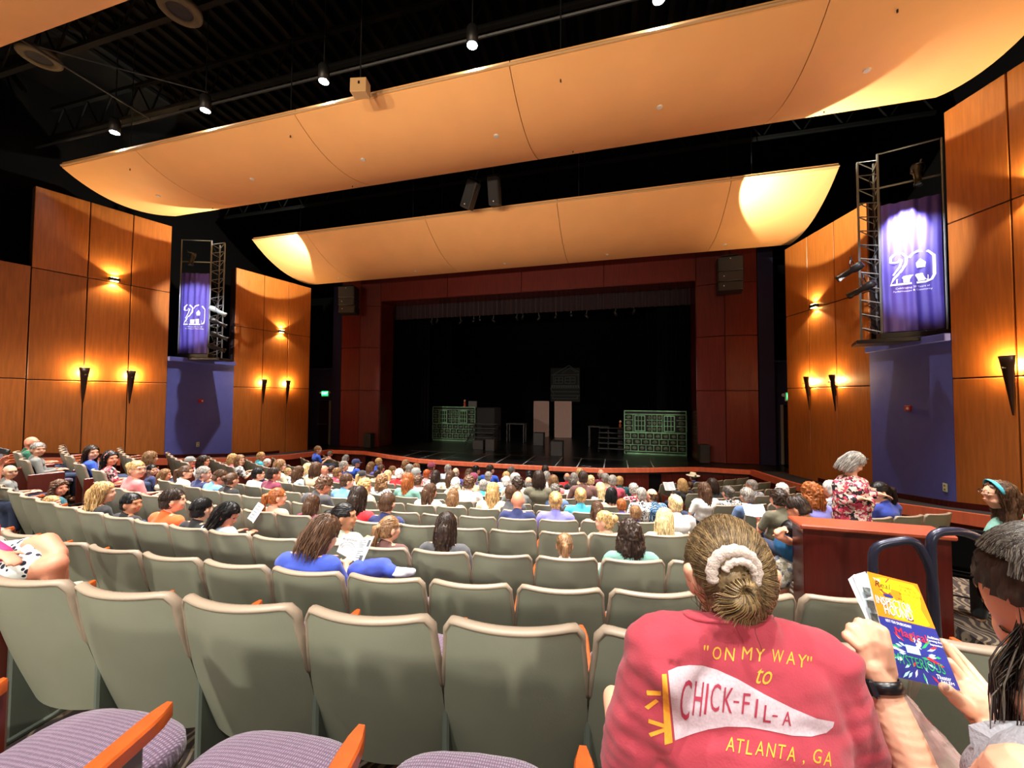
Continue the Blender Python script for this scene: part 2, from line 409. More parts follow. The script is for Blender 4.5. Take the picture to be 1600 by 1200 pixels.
# ceiling clouds
def cloud(yn, zn, yf, zf, x1, x2, sag, seams, label, dots_=None):
    root = empty('ceiling_cloud', (0, 0, 0), label=label, cat='ceiling panel')
    TH = .13
    def bottom(x, t):
        y = yn + (yf - yn) * t; z = zn + (zf - zn) * t
        return (x, y, z - sag * 4 * t * (1 - t) * (1 - .25 * (t - .35)))
    for i in range(len(seams) - 1):
        a, b = seams[i] + .008, seams[i + 1] - .008; mb = MB(); N = 14
        lo = lambda s, t: bottom(a + (b - a) * s, t)
        def hi(s, t):
            x, y, z = bottom(a + (b - a) * s, t); return (x, y, z + TH)
        mb.grid(lo, 4, N); mb.grid(hi, 4, N)
        for s in (0, 1):
            mb.grid(lambda q, t, s=s: tuple(Vector(lo(s, t)).lerp(Vector(hi(s, t)), q)), 1, N)
        for t in (0, 1):
            mb.grid(lambda s, q, t=t: tuple(Vector(lo(s, t)).lerp(Vector(hi(s, t)), q)), 4, 1)
        me = mb.me('cloud_panel', False, True); autosmooth(me, 30); me.materials.append(CLOUD)
        link('cloud_panel', me, None, root)
    mb = MB()
    mb.tube([(x1, yn - .012, zn + .05), (x2, yn - .012, zn + .05)], .03, 6)
    mb.build('edge_trim', RIM, root)
    for (x, y) in dots_ or []:
        t = (y - yn) / (yf - yn); bx, by, bz = bottom(x, t)
        mb = MB(); mb.lathe([(.001, -.02), (.05, -.018), (.055, 0), (.055, .01)], (bx, by, bz), 12); mb.build('sprinkler_cover', WHITE, root)
    for x in (x1 * .8, x1 * .3, x2 * .3, x2 * .8):
        for y in (yn + .3, yf - .3): mb = MB(); mb.tube([(x, y, zn - .2), (x, y, 12.6)], .012, 5); mb.build('hanger_rod', BLK2, root)
    return root
cloud(6.45, 9.25, 9.12, 9.2, -9.88, 9.88, .36, [-9.88, -7.2, -2.55, 2.1, 6.95, 9.88], 'large curved tan ceiling cloud, the middle one over the audience', [(x, 7.6) for x in (-8.25, -4.98, -1.74, 1.49, 4.72, 7.97)])
cloud(11.5, 9.27, 14.42, 8.42, -9.42, 9.42, .34, [-9.42, -6.95, -2.2, 2.2, 6.95, 9.42], 'curved tan ceiling cloud nearest the stage', [(x, 13.8) for x in (-7.41, -3.8, -.1, 3.63, 7.35)])
cloud(1.1, 9.4, 3.95, 9.35, -9.88, 9.88, .36, [-9.88, -6.95, -2.3, 2.3, 6.95, 9.88], 'curved tan ceiling cloud at the upper left corner, nearest the camera')
# down lights above the clouds
for x in CAN_X:
    t = empty('house_downlight', (x, 6.28, 9.66), label='glowing white downlight hanging above the middle cloud, number counted from the left wall', cat='light')
    k = CAN_X.index(x); t['label'] = ['leftmost round white downlight above the middle ceiling cloud', 'second round white downlight from the left above the middle cloud', 'third round white downlight from the left above the middle cloud', 'bright white downlight at top centre of the photo', 'white downlight at the top edge, right of the brightest one', 'white downlight farthest right above the middle cloud'][k]
    t['group'] = 'downlights above the middle cloud'
    mb = MB(); mb.lathe([(.001, .34), (.08, .34), (.105, .3), (.105, .0), (.095, .0), (.09, .02), (.001, .04)], (0, 0, 0), 18); mb.build('housing', BLK2, t, True)
    mb = MB(); mb.lathe([(.001, .006), (.085, .006), (.09, .0)], (0, 0, 0), 18); mb.build('lens', LAMPW, t)
    mb = MB(); mb.tube([(0, 0, .34), (0, 0, 2.9)], .012, 5); mb.build('stem', BLK2, t)
for (x, y, z) in ((-3.72, 5.0, 9.95), (-7.64, 5.0, 9.96)):
    t = empty('ceiling_speaker', (x, y, z + .4), label='dim round ceiling speaker ring above, %s one' % ('nearer the centre' if x > -5 else 'outermost left'), cat='speaker')
    mb = MB(); mb.lathe([(.2, 0), (.31, 0), (.33, .02), (.33, .1), (.2, .1), (.2, 0)], (0, 0, 0), 28); mb.build('trim_ring', mat('olive_ring', (92, 84, 60), .8), t, True)
    mb = MB(); mb.lathe([(.001, .05), (.2, .03)], (0, 0, 0), 28); mb.build('grille', SPKM, t)
    mb = MB(); mb.tube([(0, 0, .1), (0, 0, 2.3)], .01, 5); mb.build('stem', BLK2, t)

# cables, pipes hanging in the dark above
mb = MB()
mb.tube([(-6.6, 4.3, 9.9), (-7.0, 6.6, 10.1)], .022, 6); mb.tube([(-6.5, 4.5, 9.9), (-5.2, 6.6, 10.4)], .014, 5)
mb.tube([(-12, 6.9, 10.4), (12, 6.9, 10.4)], .03, 6)
o = mb.build('conduit_run', mat('grey_conduit', (44, 46, 50), .5)); tag(o, 'thin grey conduits crossing the dark space above the clouds', 'conduit')
t = empty('catwalk_box', at(563, 138, 7.1), label='small tan junction box hanging just above the middle cloud', cat='junction box')
mb = MB(); mb.box((0, 0, 0), (.30, .2, .26), .2, .01); mb.build('box_body', RIM, t)
mb = MB(); mb.box((-.07, -.105, 0), (.03, .01, .07), .2); mb.box((.04, -.1, .03), (.03, .01, .05), .2); mb.build('knockout', BLK2, t)
mb = MB(); mb.tube([(0, 0, .13), (0, 0, 2.0)], .012, 5); mb.build('stem', BLK2, t)

# ---------------------------------------------------------------- stage
LIP = [(-8.25, 14.55), (-6.6, 14.65), (-5.0, 14.0), (-3.4, 13.45), (-1.8, 13.33), (0, 13.3), (1.8, 13.33), (3.4, 13.45), (5.0, 14.0), (6.6, 14.65), (8.25, 14.55)]
mb = MB(); mb.prism(LIP + [(9.6, 14.55), (9.6, 16.9), (7.05, 17.0), (7.05, 27), (-7.05, 27), (-7.05, 17.0), (-9.6, 16.9), (-9.6, 14.55)], .8, 1.0)
st = mb.build('stage_floor', STAGE); tag(st, 'glossy black stage floor with white grid lines taped on it', 'stage', kind='structure')
LINEM = mat('grey_tape', (176, 180, 184), .7)
mb = MB()
def strip(p, q, wd=.03, z=1.003):
    p = Vector(p); q = Vector(q); d = (q - p).normalized(); n_ = Vector((-d.y, d.x)) * wd / 2
    mb.add([(*(p - n_), z), (*(q - n_), z), (*(q + n_), z), (*(p + n_), z)], [(0, 1, 2, 3)])
for x in (-4.3, -3.4, -2.5, -1.2, -.3, .7, 1.85, 2.6, 3.5, 4.3, 5.15):
    strip((x, max(13.45, 13.45 + (abs(x) - 3.4) * .45)), (x, 15.5), .025 if x < 2 else .035)
strip((-5.0, 15.5), (6.5, 15.5), .02)
for x, y in ((2.9, 13.75), (4.75, 14.3), (-2.2, 14.2), (.8, 14.1)):
    for k in range(10):
        a = k * 2 * pi / 10; strip((x + .16 * cos(a), y + .06 * sin(a)), (x + .16 * cos(a + .55), y + .06 * sin(a + .55)), .015)
mb.build('tape_mark', LINEM, st)
root = empty('stage_apron', (0, 0, 0), label='curved mahogany stage front with orange lip and beaded boards', cat='stage front', kind='structure')
mb = MB()
for i in range(len(LIP) - 1):
    p, q = Vector(LIP[i]), Vector(LIP[i + 1]); wallbox(mb, q, p, .86, 1.012, .12, .05, .01)
mb.build('lip', LIPW, root)
mb = MB()
for i in range(len(LIP) - 1):
    p, q = Vector(LIP[i]), Vector(LIP[i + 1]); wallbox(mb, q, p, 0, .86, .08, -.10, 0)
mb.build('front_core', DARKW, root)
for i in range(len(LIP) - 1):
    p, q = Vector(LIP[i]), Vector(LIP[i + 1]); L = (q - p).length; nseg = max(1, round(L / .85))
    for k in range(nseg):
        a, b = p.lerp(q, k / nseg), p.lerp(q, (k + 1) / nseg)
        if k == 0 and i in (1, 3, 6, 8): # dark vent slot
            c = a.lerp(b, .5); m2 = MB(); wallbox(m2, c, a, .25, .82, .05, -.03, 0); m2.build('vent_slot', BLACK, root)
            a = c
        m2 = MB(); wallbox(m2, b, a, .03, .84, .05, -.04, .006, .006)
        n2 = int((b - a).length / .07)
        for j in range(n2):
            c = a.lerp(b, (j + .5) / n2); d = (b - a).normalized()
            wallbox(m2, c + d * .02, c - d * .02, .08, .74, .012, -.032, .004)
        m2.build('front_panel', REDW, root)

# side walkways ramping up along the walls
WK = [(8.25, 14.55, 1.0, 9.3), (8.55, 12.6, 1.05, 9.55), (8.7, 11.0, 1.17, 9.85), (8.95, 9.2, 1.38, 9.98), (9.5, 6.4, 1.8, 10.8), (10.3, 3.2, 2.1, 11.7), (10.8, -.8, 2.5, 12.1)]
WALKM = mat('dark_walkway_carpet', (30, 31, 36), .95, bump=.3, bscale=200)
for side, sname in ((-1, 'left'), (1, 'right')):
    root = empty('side_walkway', (0, 0, 0), label='dark ramped walkway with red wood edge along the %s wall' % sname, cat='walkway', kind='structure')
    mb = MB(); m2 = MB(); m3 = MB(); m4 = MB()
    for i in range(len(WK) - 1):
        a, b = WK[i], WK[i + 1]
        mb.add([(side * a[0], a[1], a[2]), (side * b[0], b[1], b[2]), (side * b[3], b[1], b[2]), (side * a[3], a[1], a[2])], [(0, 1, 2, 3)])
        for (zo, th, mm, x0) in ((0, .1, m2, 0),):
            vs = []
            for (pt) in (a, b):
                for dx in (-.05, .07):
                    for dz in (-.16, .03): vs.append((side * (pt[0] + dx), pt[1], pt[2] + dz))
            m2.add(vs, [(0, 1, 3, 2), (4, 6, 7, 5), (0, 4, 5, 1), (2, 3, 7, 6), (1, 5, 7, 3), (0, 2, 6, 4)])
        m3.add([(side * a[0], a[1], a[2] - .05), (side * b[0], b[1], b[2] - .05), (side * b[0], b[1], 0), (side * a[0], a[1], 0)], [(0, 1, 2, 3)])
        vs = []
        for pt in (a, b):
            for dx in (-.03, .03):
                for dz in (0, .11): vs.append((side * (pt[3] + dx - .03), pt[1], pt[2] + dz))
        m4.add(vs, [(0, 1, 3, 2), (4, 6, 7, 5), (0, 4, 5, 1), (2, 3, 7, 6), (1, 5, 7, 3), (0, 2, 6, 4)])
    mb.build('walking_surface', WALKM, root); m2.build('edge_trim', LIPW, root); m3.build('side_face', REDW, root); m4.build('base_trim', DARKW, root)

# portal
root = empty('proscenium', (0, 0, 0), label='dark mahogany panelled proscenium framing the black stage opening', cat='proscenium', kind='structure')
PT = [(6.89, 16.06), (7.81, 15.8), (8.92, 15.9)]
for s in (-1, 1):
    core = MB()
    core.prism([(s * 6.93, 17.2), (s * 6.93, 16.12), (s * 7.81, 15.87), (s * 8.9, 15.96), (s * 8.9, 17.2)][::(1 if s > 0 else -1)], .9, 10.5)
    core.build('pillar_core', GAP, root)
    for i in range(2):
        a, b = Vector((s * PT[i][0], PT[i][1])), Vector((s * PT[i + 1][0], PT[i + 1][1]))
        if Vector((-(b - a).y, (b - a).x)).y > 0: a, b = b, a
        for z0, z1 in ((1.0, 3.67), (3.67, 5.7), (5.7, 7.68), (7.68, 9.9)):
            mb = MB(); wallbox(mb, a, b, z0, z1, .06, 0, .008, .010); mb.build('panel', REDW, root)
    for z0, z1 in ((1.0, 3.67), (3.67, 5.7), (5.7, 7.9)):
        mb = MB(); mb.box((s * 6.90, 16.62, (z0 + z1) / 2), (.05, 1.06, z1 - z0 - .02), 0, .006); mb.build('return_panel', DARKW, root)
XS = [-6.89, -3.45, 0, 3.45, 6.89]
mb = MB(); mb.box((0, 16.6, 9.2), (13.8, 1.0, 2.6)); mb.build('header_core', DARKW, root)
for i in range(4):
    mb = MB(); mb.box(((XS[i] + XS[i + 1]) / 2, 16.07, 8.9), (XS[i + 1] - XS[i] - .02, .06, 1.98), 0, .008); mb.build('panel', REDW, root)
for s in (-1, 1): # purple pilasters and side passages with doors
    sn = 'left' if s < 0 else 'right'
    mb = MB(); mb.box((s * 9.2, 16.2, 5.6), (.5, .5, 9.4)); o = mb.build('wall_%s_pilaster' % sn, PURPW); tag(o, 'dark purple painted pilaster beside the %s portal pillar' % sn, 'wall', kind='structure')
    mb = MB(); mb.box((s * 9.62, 16.3, 2.0), (.34, .2, 2.3)); mb.box((s * 10.9, 16.3, 2.0), (.9, .2, 2.3)); mb.box((s * 10.4, 16.3, 3.95), (1.9, .2, 1.6)); mb.box((s * 10.4, 16.2, 4.74), (2.0, .5, .06))
    o = mb.build('wall_%s_passage' % sn, PURPW); tag(o, 'dark purple wall around the stage door, %s side' % sn, 'wall', kind='structure')
    d = empty('door_' + ('1' if s < 0 else '2'), (s * 10.1, 16.25, 1.0), label='dark wooden stage door with pale jamb, %s side of the stage' % sn, cat='door', kind='structure')
    mb = MB(); mb.box((0, .02, 1.05), (.86, .05, 2.1), 0, .005); mb.build('door_leaf', mat('dark_door', (46, 24, 14), .35), d)
    mb = MB(); mb.box((-s * .36, -.04, 1.08), (.09, .12, 2.16), 0, .008); mb.build('door_frame', mat('beige_jamb', (150, 140, 118), .5), d)
    mb = MB(); mb.box((s * .1, -.05, 1.0), (.55, .03, .04), 0, .008); mb.build('push_bar', STEEL, d)
    e = empty('exit_sign', (s * 10.0, 16.1, 3.5) if s < 0 else (9.72, 15.2, 3.45), label='green lit exit sign above the %s stage door' % sn, cat='exit sign')
    mb = MB(); mb.box((0, .05, 0), (.42, .07, .30), 0, .01); mb.build('sign_housing', WHITE, e)
    mb = MB(); mb.box((0, .01, .02), (.36, .012, .22), 0, .004); mb.build('sign_face', EXITG, e)
    tm = text_mesh('EXIT', .17, .002); tm.transform(Matrix.Rotation(pi / 2, 4, 'X')); tm.materials.append(mat('pale_green_letters', (210, 255, 225), emit=(190, 255, 210), es=2.5)); link('lettering', tm, None, e, (0, 0, .02))
    for q in (-1, 1):
        mb = MB(); mb.lathe([(.001, .05), (.045, .045), (.06, 0), (.001, -.005)], (q * .27, .02, .06), 12, Matrix.Rotation(pi / 2, 3, 'X')); mb.build('emergency_lamp', WHITE, e, True)

# black stage house
mb = MB()
mb.box((0, 27, 5), (15, .1, 9)); mb.box((-7.2, 22, 5), (.1, 10, 9)); mb.box((7.2, 22, 5), (.1, 10, 9)); mb.box((0, 22, 9.4), (15, 10.4, .1))
o = mb.build('wall_stage_house', CLOTHB); tag(o, 'black walls of the stage house', 'wall', kind='structure')
def drape(x0, x1, y, z0, z1, amp, n, m, name, parent=None, **k):
    mb = MB(); N = n * 8
    mb.grid(lambda a, b: (x0 + (x1 - x0) * a, y + amp * sin(a * n * 2 * pi) * (1 - .3 * b) + amp * .5 * sin(a * n * 4.7), z0 + (z1 - z0) * b + (.02 * sin(a * n * 2 * pi) if b == 0 else 0)), N, 3)
    o = mb.build(name, m, parent, True); tag(o, **k); return o
drape(-7.0, 7.0, 17.4, 7.28, 8.6, .06, 60, VAL, 'valance', label='gathered plum valance hanging across the top of the stage opening', cat='curtain')
for i, (xx, yy) in enumerate(((-6.4, 18.6), (6.5, 18.6), (-6.2, 21), (6.2, 21))):
    drape(xx - .8, xx + .8, yy, 1.0, 8.8, .05, 9, CLOTHB, 'leg_curtain', label='black leg curtain hanging in the %s wing, %s' % ('left' if xx < 0 else 'right', 'downstage' if yy < 20 else 'upstage'), cat='curtain')
# small stage lamps peeking below the valance
for i, x in enumerate((-5.2, -4.9, -3.6, -2.9, -2.6, -1.9, -.7, -.4, .4, 1.2, 1.9, 2.6, 3.9, 4.7)):
    t = empty('stage_lantern', (x, 18.0, 7.25 + .06 * sin(i * 2.1)), rz=i, cat='stage light', group='small stage lanterns under the valance')
    t['label'] = 'small stage lantern under the valance, %s from the left' % ['first', 'second', 'third', 'fourth', 'fifth', 'sixth', 'seventh', 'eighth', 'ninth', 'tenth', 'eleventh', 'twelfth', 'thirteenth', 'last'][i]
    mb = MB(); mb.lathe([(.001, -.14), (.055, -.14), (.06, .0), (.04, .1), (.001, .11)], (0, 0, -.05), 10, Matrix.Rotation(.7, 3, 'X')); mb.build('lamp_body', BLK2, t, True)
    mb = MB(); mb.tube([(0, 0, 0), (0, .02, .12), (0, .05, .3)], .012, 5); mb.tube([(-.03, 0, -.02), (.03, 0, -.02)], .03, 6); mb.build('hook_clamp', mat('worn_grey_metal', (120, 120, 122), .5), t)
mb = MB(); mb.tube([(-6.6, 18.05, 7.56), (6.6, 18.05, 7.56)], .03, 8); o = mb.build('batten_pipe', BLK2); tag(o, 'black pipe batten just behind the valance', 'pipe')

# ---------------------------------------------------------------- stage set
GREEN = mat('painted_green_lines', (112, 162, 124), .8, var=.45, vscale=3)
SETB = mat('black_set_paint', (12, 14, 13), .85)
STONE = mat('chalked_stone_grey_green', (78, 92, 72), .9, var=.5, vscale=14)
def flat(x0, y0, x1, y1, label, seed):
    r = random.Random(seed); L = math.hypot(x1 - x0, y1 - y0); H = 1.85
    t = empty('scenery_flat', (x0, y0, 1.0), math.atan2(y1 - y0, x1 - x0), label=label, cat='scenery flat')
    mb = MB(); mb.box((L / 2, .03, H / 2), (L, .04, H)); mb.build('backing_board', SETB, t)
    f = MB(); w_ = .035
    def hb(z, x0=0, x1=L, w=w_): f.box(((x0 + x1) / 2, 0, z), (x1 - x0, .02, w))
    def vb(x, z0, z1, w=w_): f.box((x, 0, (z0 + z1) / 2), (w, .02, z1 - z0))
    hb(.03, w=.06); hb(H - .02); hb(H - .16); vb(.015, 0, H); vb(L - .015, 0, H); hb(.92, w=.06); hb(.13, w=.03)
    st_ = []
    rows = [(.13, .40), (.40, .65), (.65, .90)]
    for ri, (a, b) in enumerate(rows):
        hb(b, w=.025); n = 7 if ri % 2 else 8; off = 0 if ri % 2 else .12
        xs = [0] + [min(L, (k + 1 - off) * L / n) for k in range(n - 1)] + [L]
        for k in range(len(xs) - 1):
            vb(xs[k + 1] - .01 if xs[k + 1] < L else L - .015, a, b, .025); st_.append(((xs[k] + xs[k + 1]) / 2, (a + b) / 2, (xs[k + 1] - xs[k]) * .33, (b - a) * .33))
    wins = ((.16 * L, .36 * L), (.63 * L, .83 * L))
    top = [(.95, 1.2), (1.2, 1.45), (1.45, H - .17)]
    for a, b in top:
        for (xa, xb, n) in ((0, wins[0][0] - .03, 1), (wins[0][1] + .03, wins[1][0] - .03, 3), (wins[1][1] + .03, L, 1)):
            hb(b, xa, xb, .025)
            for k in range(n):
                u = xa + (xb - xa) * k / n; v = xa + (xb - xa) * (k + 1) / n; vb(v, a, b, .025); st_.append(((u + v) / 2, (a + b) / 2, (v - u) * .32, (b - a) * .34))
    f.build('stone_outline', GREEN, t)
    for (sx, sz, ax, az) in st_:
        m2 = MB(); pts = []; n = 9; ph = r.random() * 6
        for k in range(n):
            a = 2 * pi * k / n; rr = .75 + .3 * r.random(); pts.append((sx + ax * rr * cos(a), sz + az * rr * sin(a)))
        vs = [(p[0], .008, p[1]) for p in pts] + [(sx + (p[0] - sx) * .7, -.012, sz + (p[1] - sz) * .7) for p in pts] + [(sx, -.02, sz)]
        fs = [(i, (i + 1) % n, n + (i + 1) % n, n + i) for i in range(n)] + [(n + i, n + (i + 1) % n, 2 * n) for i in range(n)]
        m2.add(vs, fs); m2.build('stone', STONE, t)
    for xa, xb in wins:
        f = MB(); cx = (xa + xb) / 2; ww = (xb - xa) * .8
        for q in (-.5, .5): f.box((cx + q * ww, -.01, 1.31), (.035, .03, .66)); f.box((cx, -.01, 1.31 + q * .64), (ww, .03, .035))
        for q in (-.17, .17): f.box((cx + q * ww, -.01, 1.31), (.02, .03, .62))
        for q in (-.17, .17): f.box((cx, -.01, 1.31 + q * .62), (ww, .03, .02))
        f.build('painted_window', GREEN, t)
    return t
flat(-5.84, 19.5, -3.35, 19.5, 'green outlined stone wall flat with two windows, left on stage', 1)
flat(4.24, 17.3, 6.72, 17.35, 'green outlined stone wall flat with two windows, right on stage', 2)
for i, (x0, x1, y) in enumerate(((-.96, -.02, 23.35), (.35, 1.36, 23.2))):
    t = empty('door_flat', ((x0 + x1) / 2, y, 1.0), label='tall plain %s panel standing upstage, the %s of the pair' % ('pinkish grey', 'left' if i == 0 else 'right'), cat='scenery panel')
    W_ = x1 - x0
    mb = MB(); mb.box((0, 0, 1.07), (W_ - .06, .04, 2.08), 0, .004); mb.build('panel_face', mat('pinkish_grey_panel', (150, 122, 112), .8, var=.04), t)
    mb = MB()
    for q in (-1, 1): mb.box((q * (W_ / 2 - .015), -.01, 1.07), (.03, .07, 2.14)); mb.box((0, -.01, 1.07 + q * 1.06), (W_, .07, .03))
    mb.build('panel_frame', mat('pale_frame', (180, 152, 140), .7), t)
# big house outline hung behind
t = empty('house_outline_cutout', (.72, 25.2, 1), label='faint grey line drawing of a gabled house above the two panels', cat='scenery')
LN = mat('chalk_grey_line', (74, 82, 74), .8)
mb = MB(); mb.box((0, .06, 3.2), (1.9, .04, 2.2)); mb.build('backing_board', SETB, t)
mb = MB()
def ln(p, q, r=.018): mb.tube([(p[0], 0, p[1]), (q[0], 0, q[1])], r, 4)
for p, q in (((-.8, 3.85), (.25, 4.45)), ((.25, 4.45), (.9, 4.0)), ((-.9, 3.85), (.9, 3.85)), ((-.2, 3.95), (.3, 4.3)), ((.3, 4.3), (.75, 4.0)), ((-.75, 3.8), (-.75, 3.2)), ((.85, 3.95), (.85, 3.2)), ((-.9, 3.15), (.9, 3.15)), ((-.95, 3.0), (.95, 3.0)),
             ((-.95, 2.95), (-.7, 2.55)), ((-.95, 2.5), (.95, 2.5)), ((-.85, 2.75), (.9, 2.75)), ((-.8, 2.3), (.8, 2.3)), ((-.8, 2.3), (-.8, 2.5)), ((.8, 2.3), (.8, 2.5)),
             ((-.65, 3.7), (-.15, 3.7)), ((-.65, 3.3), (-.15, 3.3)), ((-.65, 3.3), (-.65, 3.7)), ((-.15, 3.3), (-.15, 3.7)), ((-.4, 3.3), (-.4, 3.7)), ((.0, 3.7), (.65, 3.7)), ((0, 3.3), (.65, 3.3)), ((0, 3.3), (0, 3.7)), ((.65, 3.3), (.65, 3.7)), ((.33, 3.3), (.33, 3.7)), ((0, 3.5), (.65, 3.5)), ((-.65, 3.5), (-.15, 3.5))): ln(p, q)
for i in range(12): mb.box((-.85 + i * .155, 0, 3.08), (.09, .03, .07), 0)
mb.build('drawn_line', LN, t)
DKB = mat('dark_riser_paint', (34, 30, 30), .5)
def block(x, y, wx, wy, h, label):
    t = empty('acting_block', (x, y, 1), label=label, cat='block')
    mb = MB(); mb.box((0, 0, h / 2), (wx, wy, h), 0, .01); mb.build('block_body', DKB, t)
    mb = MB(); mb.box((0, 0, h + .006), (wx * .98, wy * .98, .012), 0, .004); mb.build('block_top', SETB, t)
block(-1.5, 16.6, .42, .42, .52, 'dark cube block beside the left stairs on stage'); block(-2.15, 16.9, .5, .5, .42, 'low black cube block against the left stairs')
block(.2, 19.1, .5, .5, .62, 'dark cube block in front of the left grey panel'); block(1.57, 15.95, .48, .48, .6, 'dark cube block in front of the right grey panel, nearest the stage lip')
def stairs(x, y, n, wx, rz, label):
    t = empty('stage_stairs', (x, y, 1), rz, label=label, cat='stairs')
    for k in range(n):
        mb = MB(); mb.box((0, k * .28, (k + 1) * .2), (wx, .3, .035), 0, .004); mb.build('tread', mat('worn_black_tread', (40, 42, 42), .6) if k == 0 else bpy.data.materials['worn_black_tread'], t)
    for q in (-1, 1):
        mb = MB(); mb.tube([(q * wx * .48, -.1, .05), (q * wx * .48, n * .28, n * .2)], .03, 6); mb.build('stringer', DKB, t)
stairs(-2.6, 17.9, 5, 1.3, 0, 'black stage steps right of the left stone flat'); stairs(3.75, 17.3, 5, 1.2, 0, 'black stage steps left of the right stone flat')
for (x, y, lbl) in ((-1.2, 20.0, 'small dark table behind the left stage steps'), (3.1, 19.4, 'dark platform table behind the right stage steps')):
    t = empty('prop_table', (x, y, 1), label=lbl, cat='table')
    mb = MB(); mb.box((0, 0, .98), (1.0, .6, .05), 0, .006); mb.build('table_top', DKB, t)
    for a in (-.45, .45):
        for b in (-.25, .25): mb = MB(); mb.box((a, b, .48), (.06, .06, .96), 0, .004); mb.build('leg', DKB, t)
def figure(x, y, z, label, col):
    t = empty('stage_figurine', (x, y, z), label=label, cat='figurine')
    mb = MB(); mb.lathe([(.001, 0), (.1, 0), (.1, .04), (.05, .1), (.07, .2), (.03, .27), (.001, .28)], (0, 0, 0), 12); mb.build('figurine_body', mat('prop_' + label[:4], col, .6), t, True)
    mb = MB(); mb.ell((0, 0, .33), (.06, .06, .07)); mb.build('figurine_head', mat('prop_head_' + label[:4], (190, 140, 110), .6), t, True)
figure(-4.05, 19.75, 2.84, 'red and cream figurine on top of the left stone flat', (150, 60, 40)); figure(4.10, 18.9, 1.92, 'orange statuette standing beside the right stone flat', (190, 110, 60))
t = empty('plinth', (4.10, 18.9, 1), label='dark plinth under the orange statuette', cat='plinth'); mb = MB(); mb.box((0, 0, .445), (.24, .24, .89), 0, .01); mb.build('plinth_body', DKB, t); mb = MB(); mb.box((0, 0, .905), (.28, .28, .03), 0, .006); mb.build('plinth_cap', DKB, t)
t = empty('platform', (-3.9, 20.2, 1), label='black platform behind the left stone flat', cat='platform'); mb = MB(); mb.box((0, 0, .9), (3.2, 1.2, 1.8), 0, .01); mb.build('platform_body', SETB, t); mb = MB(); mb.box((.25, -.3, 1.98), (.5, .05, .36), 0, .01); mb.build('propped_board', DKB, t)
for (x, lbl) in ((-7.18, 'black floor loudspeaker at the foot of the left pillar'), (7.05, 'black floor loudspeaker at the foot of the right pillar')):
    t = empty('floor_speaker', (x, 15.75, 1), label=lbl, cat='speaker')
    mb = MB(); mb.box((0, 0, .34), (.36, .36, .66), 0, .02); mb.build('cabinet', BLK2, t)
    mb = MB(); mb.box((0, -.183, .34), (.31, .012, .58), 0, .004); mb.build('grille', SPKM, t)
    mb = MB(); mb.tube([(-.08, 0, .68), (-.05, 0, .71), (.05, 0, .71), (.08, 0, .68)], .012, 6); mb.build('handle', BLK2, t)

# loudspeakers
def line_array(x, y, z, s, label):
    t = empty('line_array_speaker', (x, y, z), -s * .12, label=label, cat='speaker')
    zz = 0
    for k, (h, tilt, off) in enumerate(((.52, 0, 0), (.36, .06, .02), (.34, .16, .06))):
        M3 = Matrix.Rotation(-tilt, 3, 'X')
        c = empty('speaker_cabinet', (0, off, zz - h / 2)); c.parent = t; c.rotation_euler = (-tilt, 0, 0)
        mb = MB(); mb.box((0, 0, 0), (.78, .45, h - .012), 0, .02); mb.build('cabinet', BLK2, c)
        mb = MB(); mb.box((0, -.23, 0), (.7, .012, h - .06), 0, .004); mb.build('grille', SPKM, c)
        mb = MB(); mb.box((.0 if k == 0 else -.2, -.24, h * .32 if k == 0 else 0), (.03, .008, .03), 0); mb.build('badge', WHITE, c)
        zz -= h
    mb = MB(); mb.box((0, 0, .05), (.5, .3, .05), 0, .01); mb.tube([(0, 0, .05), (0, .1, 2.2)], .02, 6); mb.build('rigging_frame', BLK2, t)
line_array(-7.78, 14.9, 8.33, -1, 'three stacked black loudspeakers hung before the left portal pillar'); line_array(7.76, 14.9, 8.3, 1, 'three stacked black loudspeakers hung before the right portal pillar')
for (x, tl, lbl) in ((-.25, -.45, 'tilted black loudspeaker between the clouds, left of the two'), (.5, 0, 'upright black loudspeaker between the clouds, right of the two')):
    t = empty('centre_speaker', (x, 10.6, 9.38), label=lbl, cat='speaker'); t.rotation_euler = (.25, -tl, 0)
    mb = MB(); mb.box((0, 0, 0), (.32, .34, .78), 0, .03); mb.build('cabinet', mat('charcoal_cab', (52, 50, 50), .6), t)
    mb = MB(); mb.box((0, -.175, 0), (.27, .012, .7), 0, .004); mb.build('grille', SPKM, t)
    mb = MB(); mb.box((0, -.185, -.29), (.03, .006, .03)); mb.build('badge', WHITE, t)
    mb = MB(); mb.tube([(-.18, 0, .1), (-.18, 0, .46), (.18, 0, .46), (.18, 0, .1)], .012, 5); mb.tube([(0, 0, .46), (0, 0, 2.4)], .015, 5); mb.build('yoke', BLK2, t)

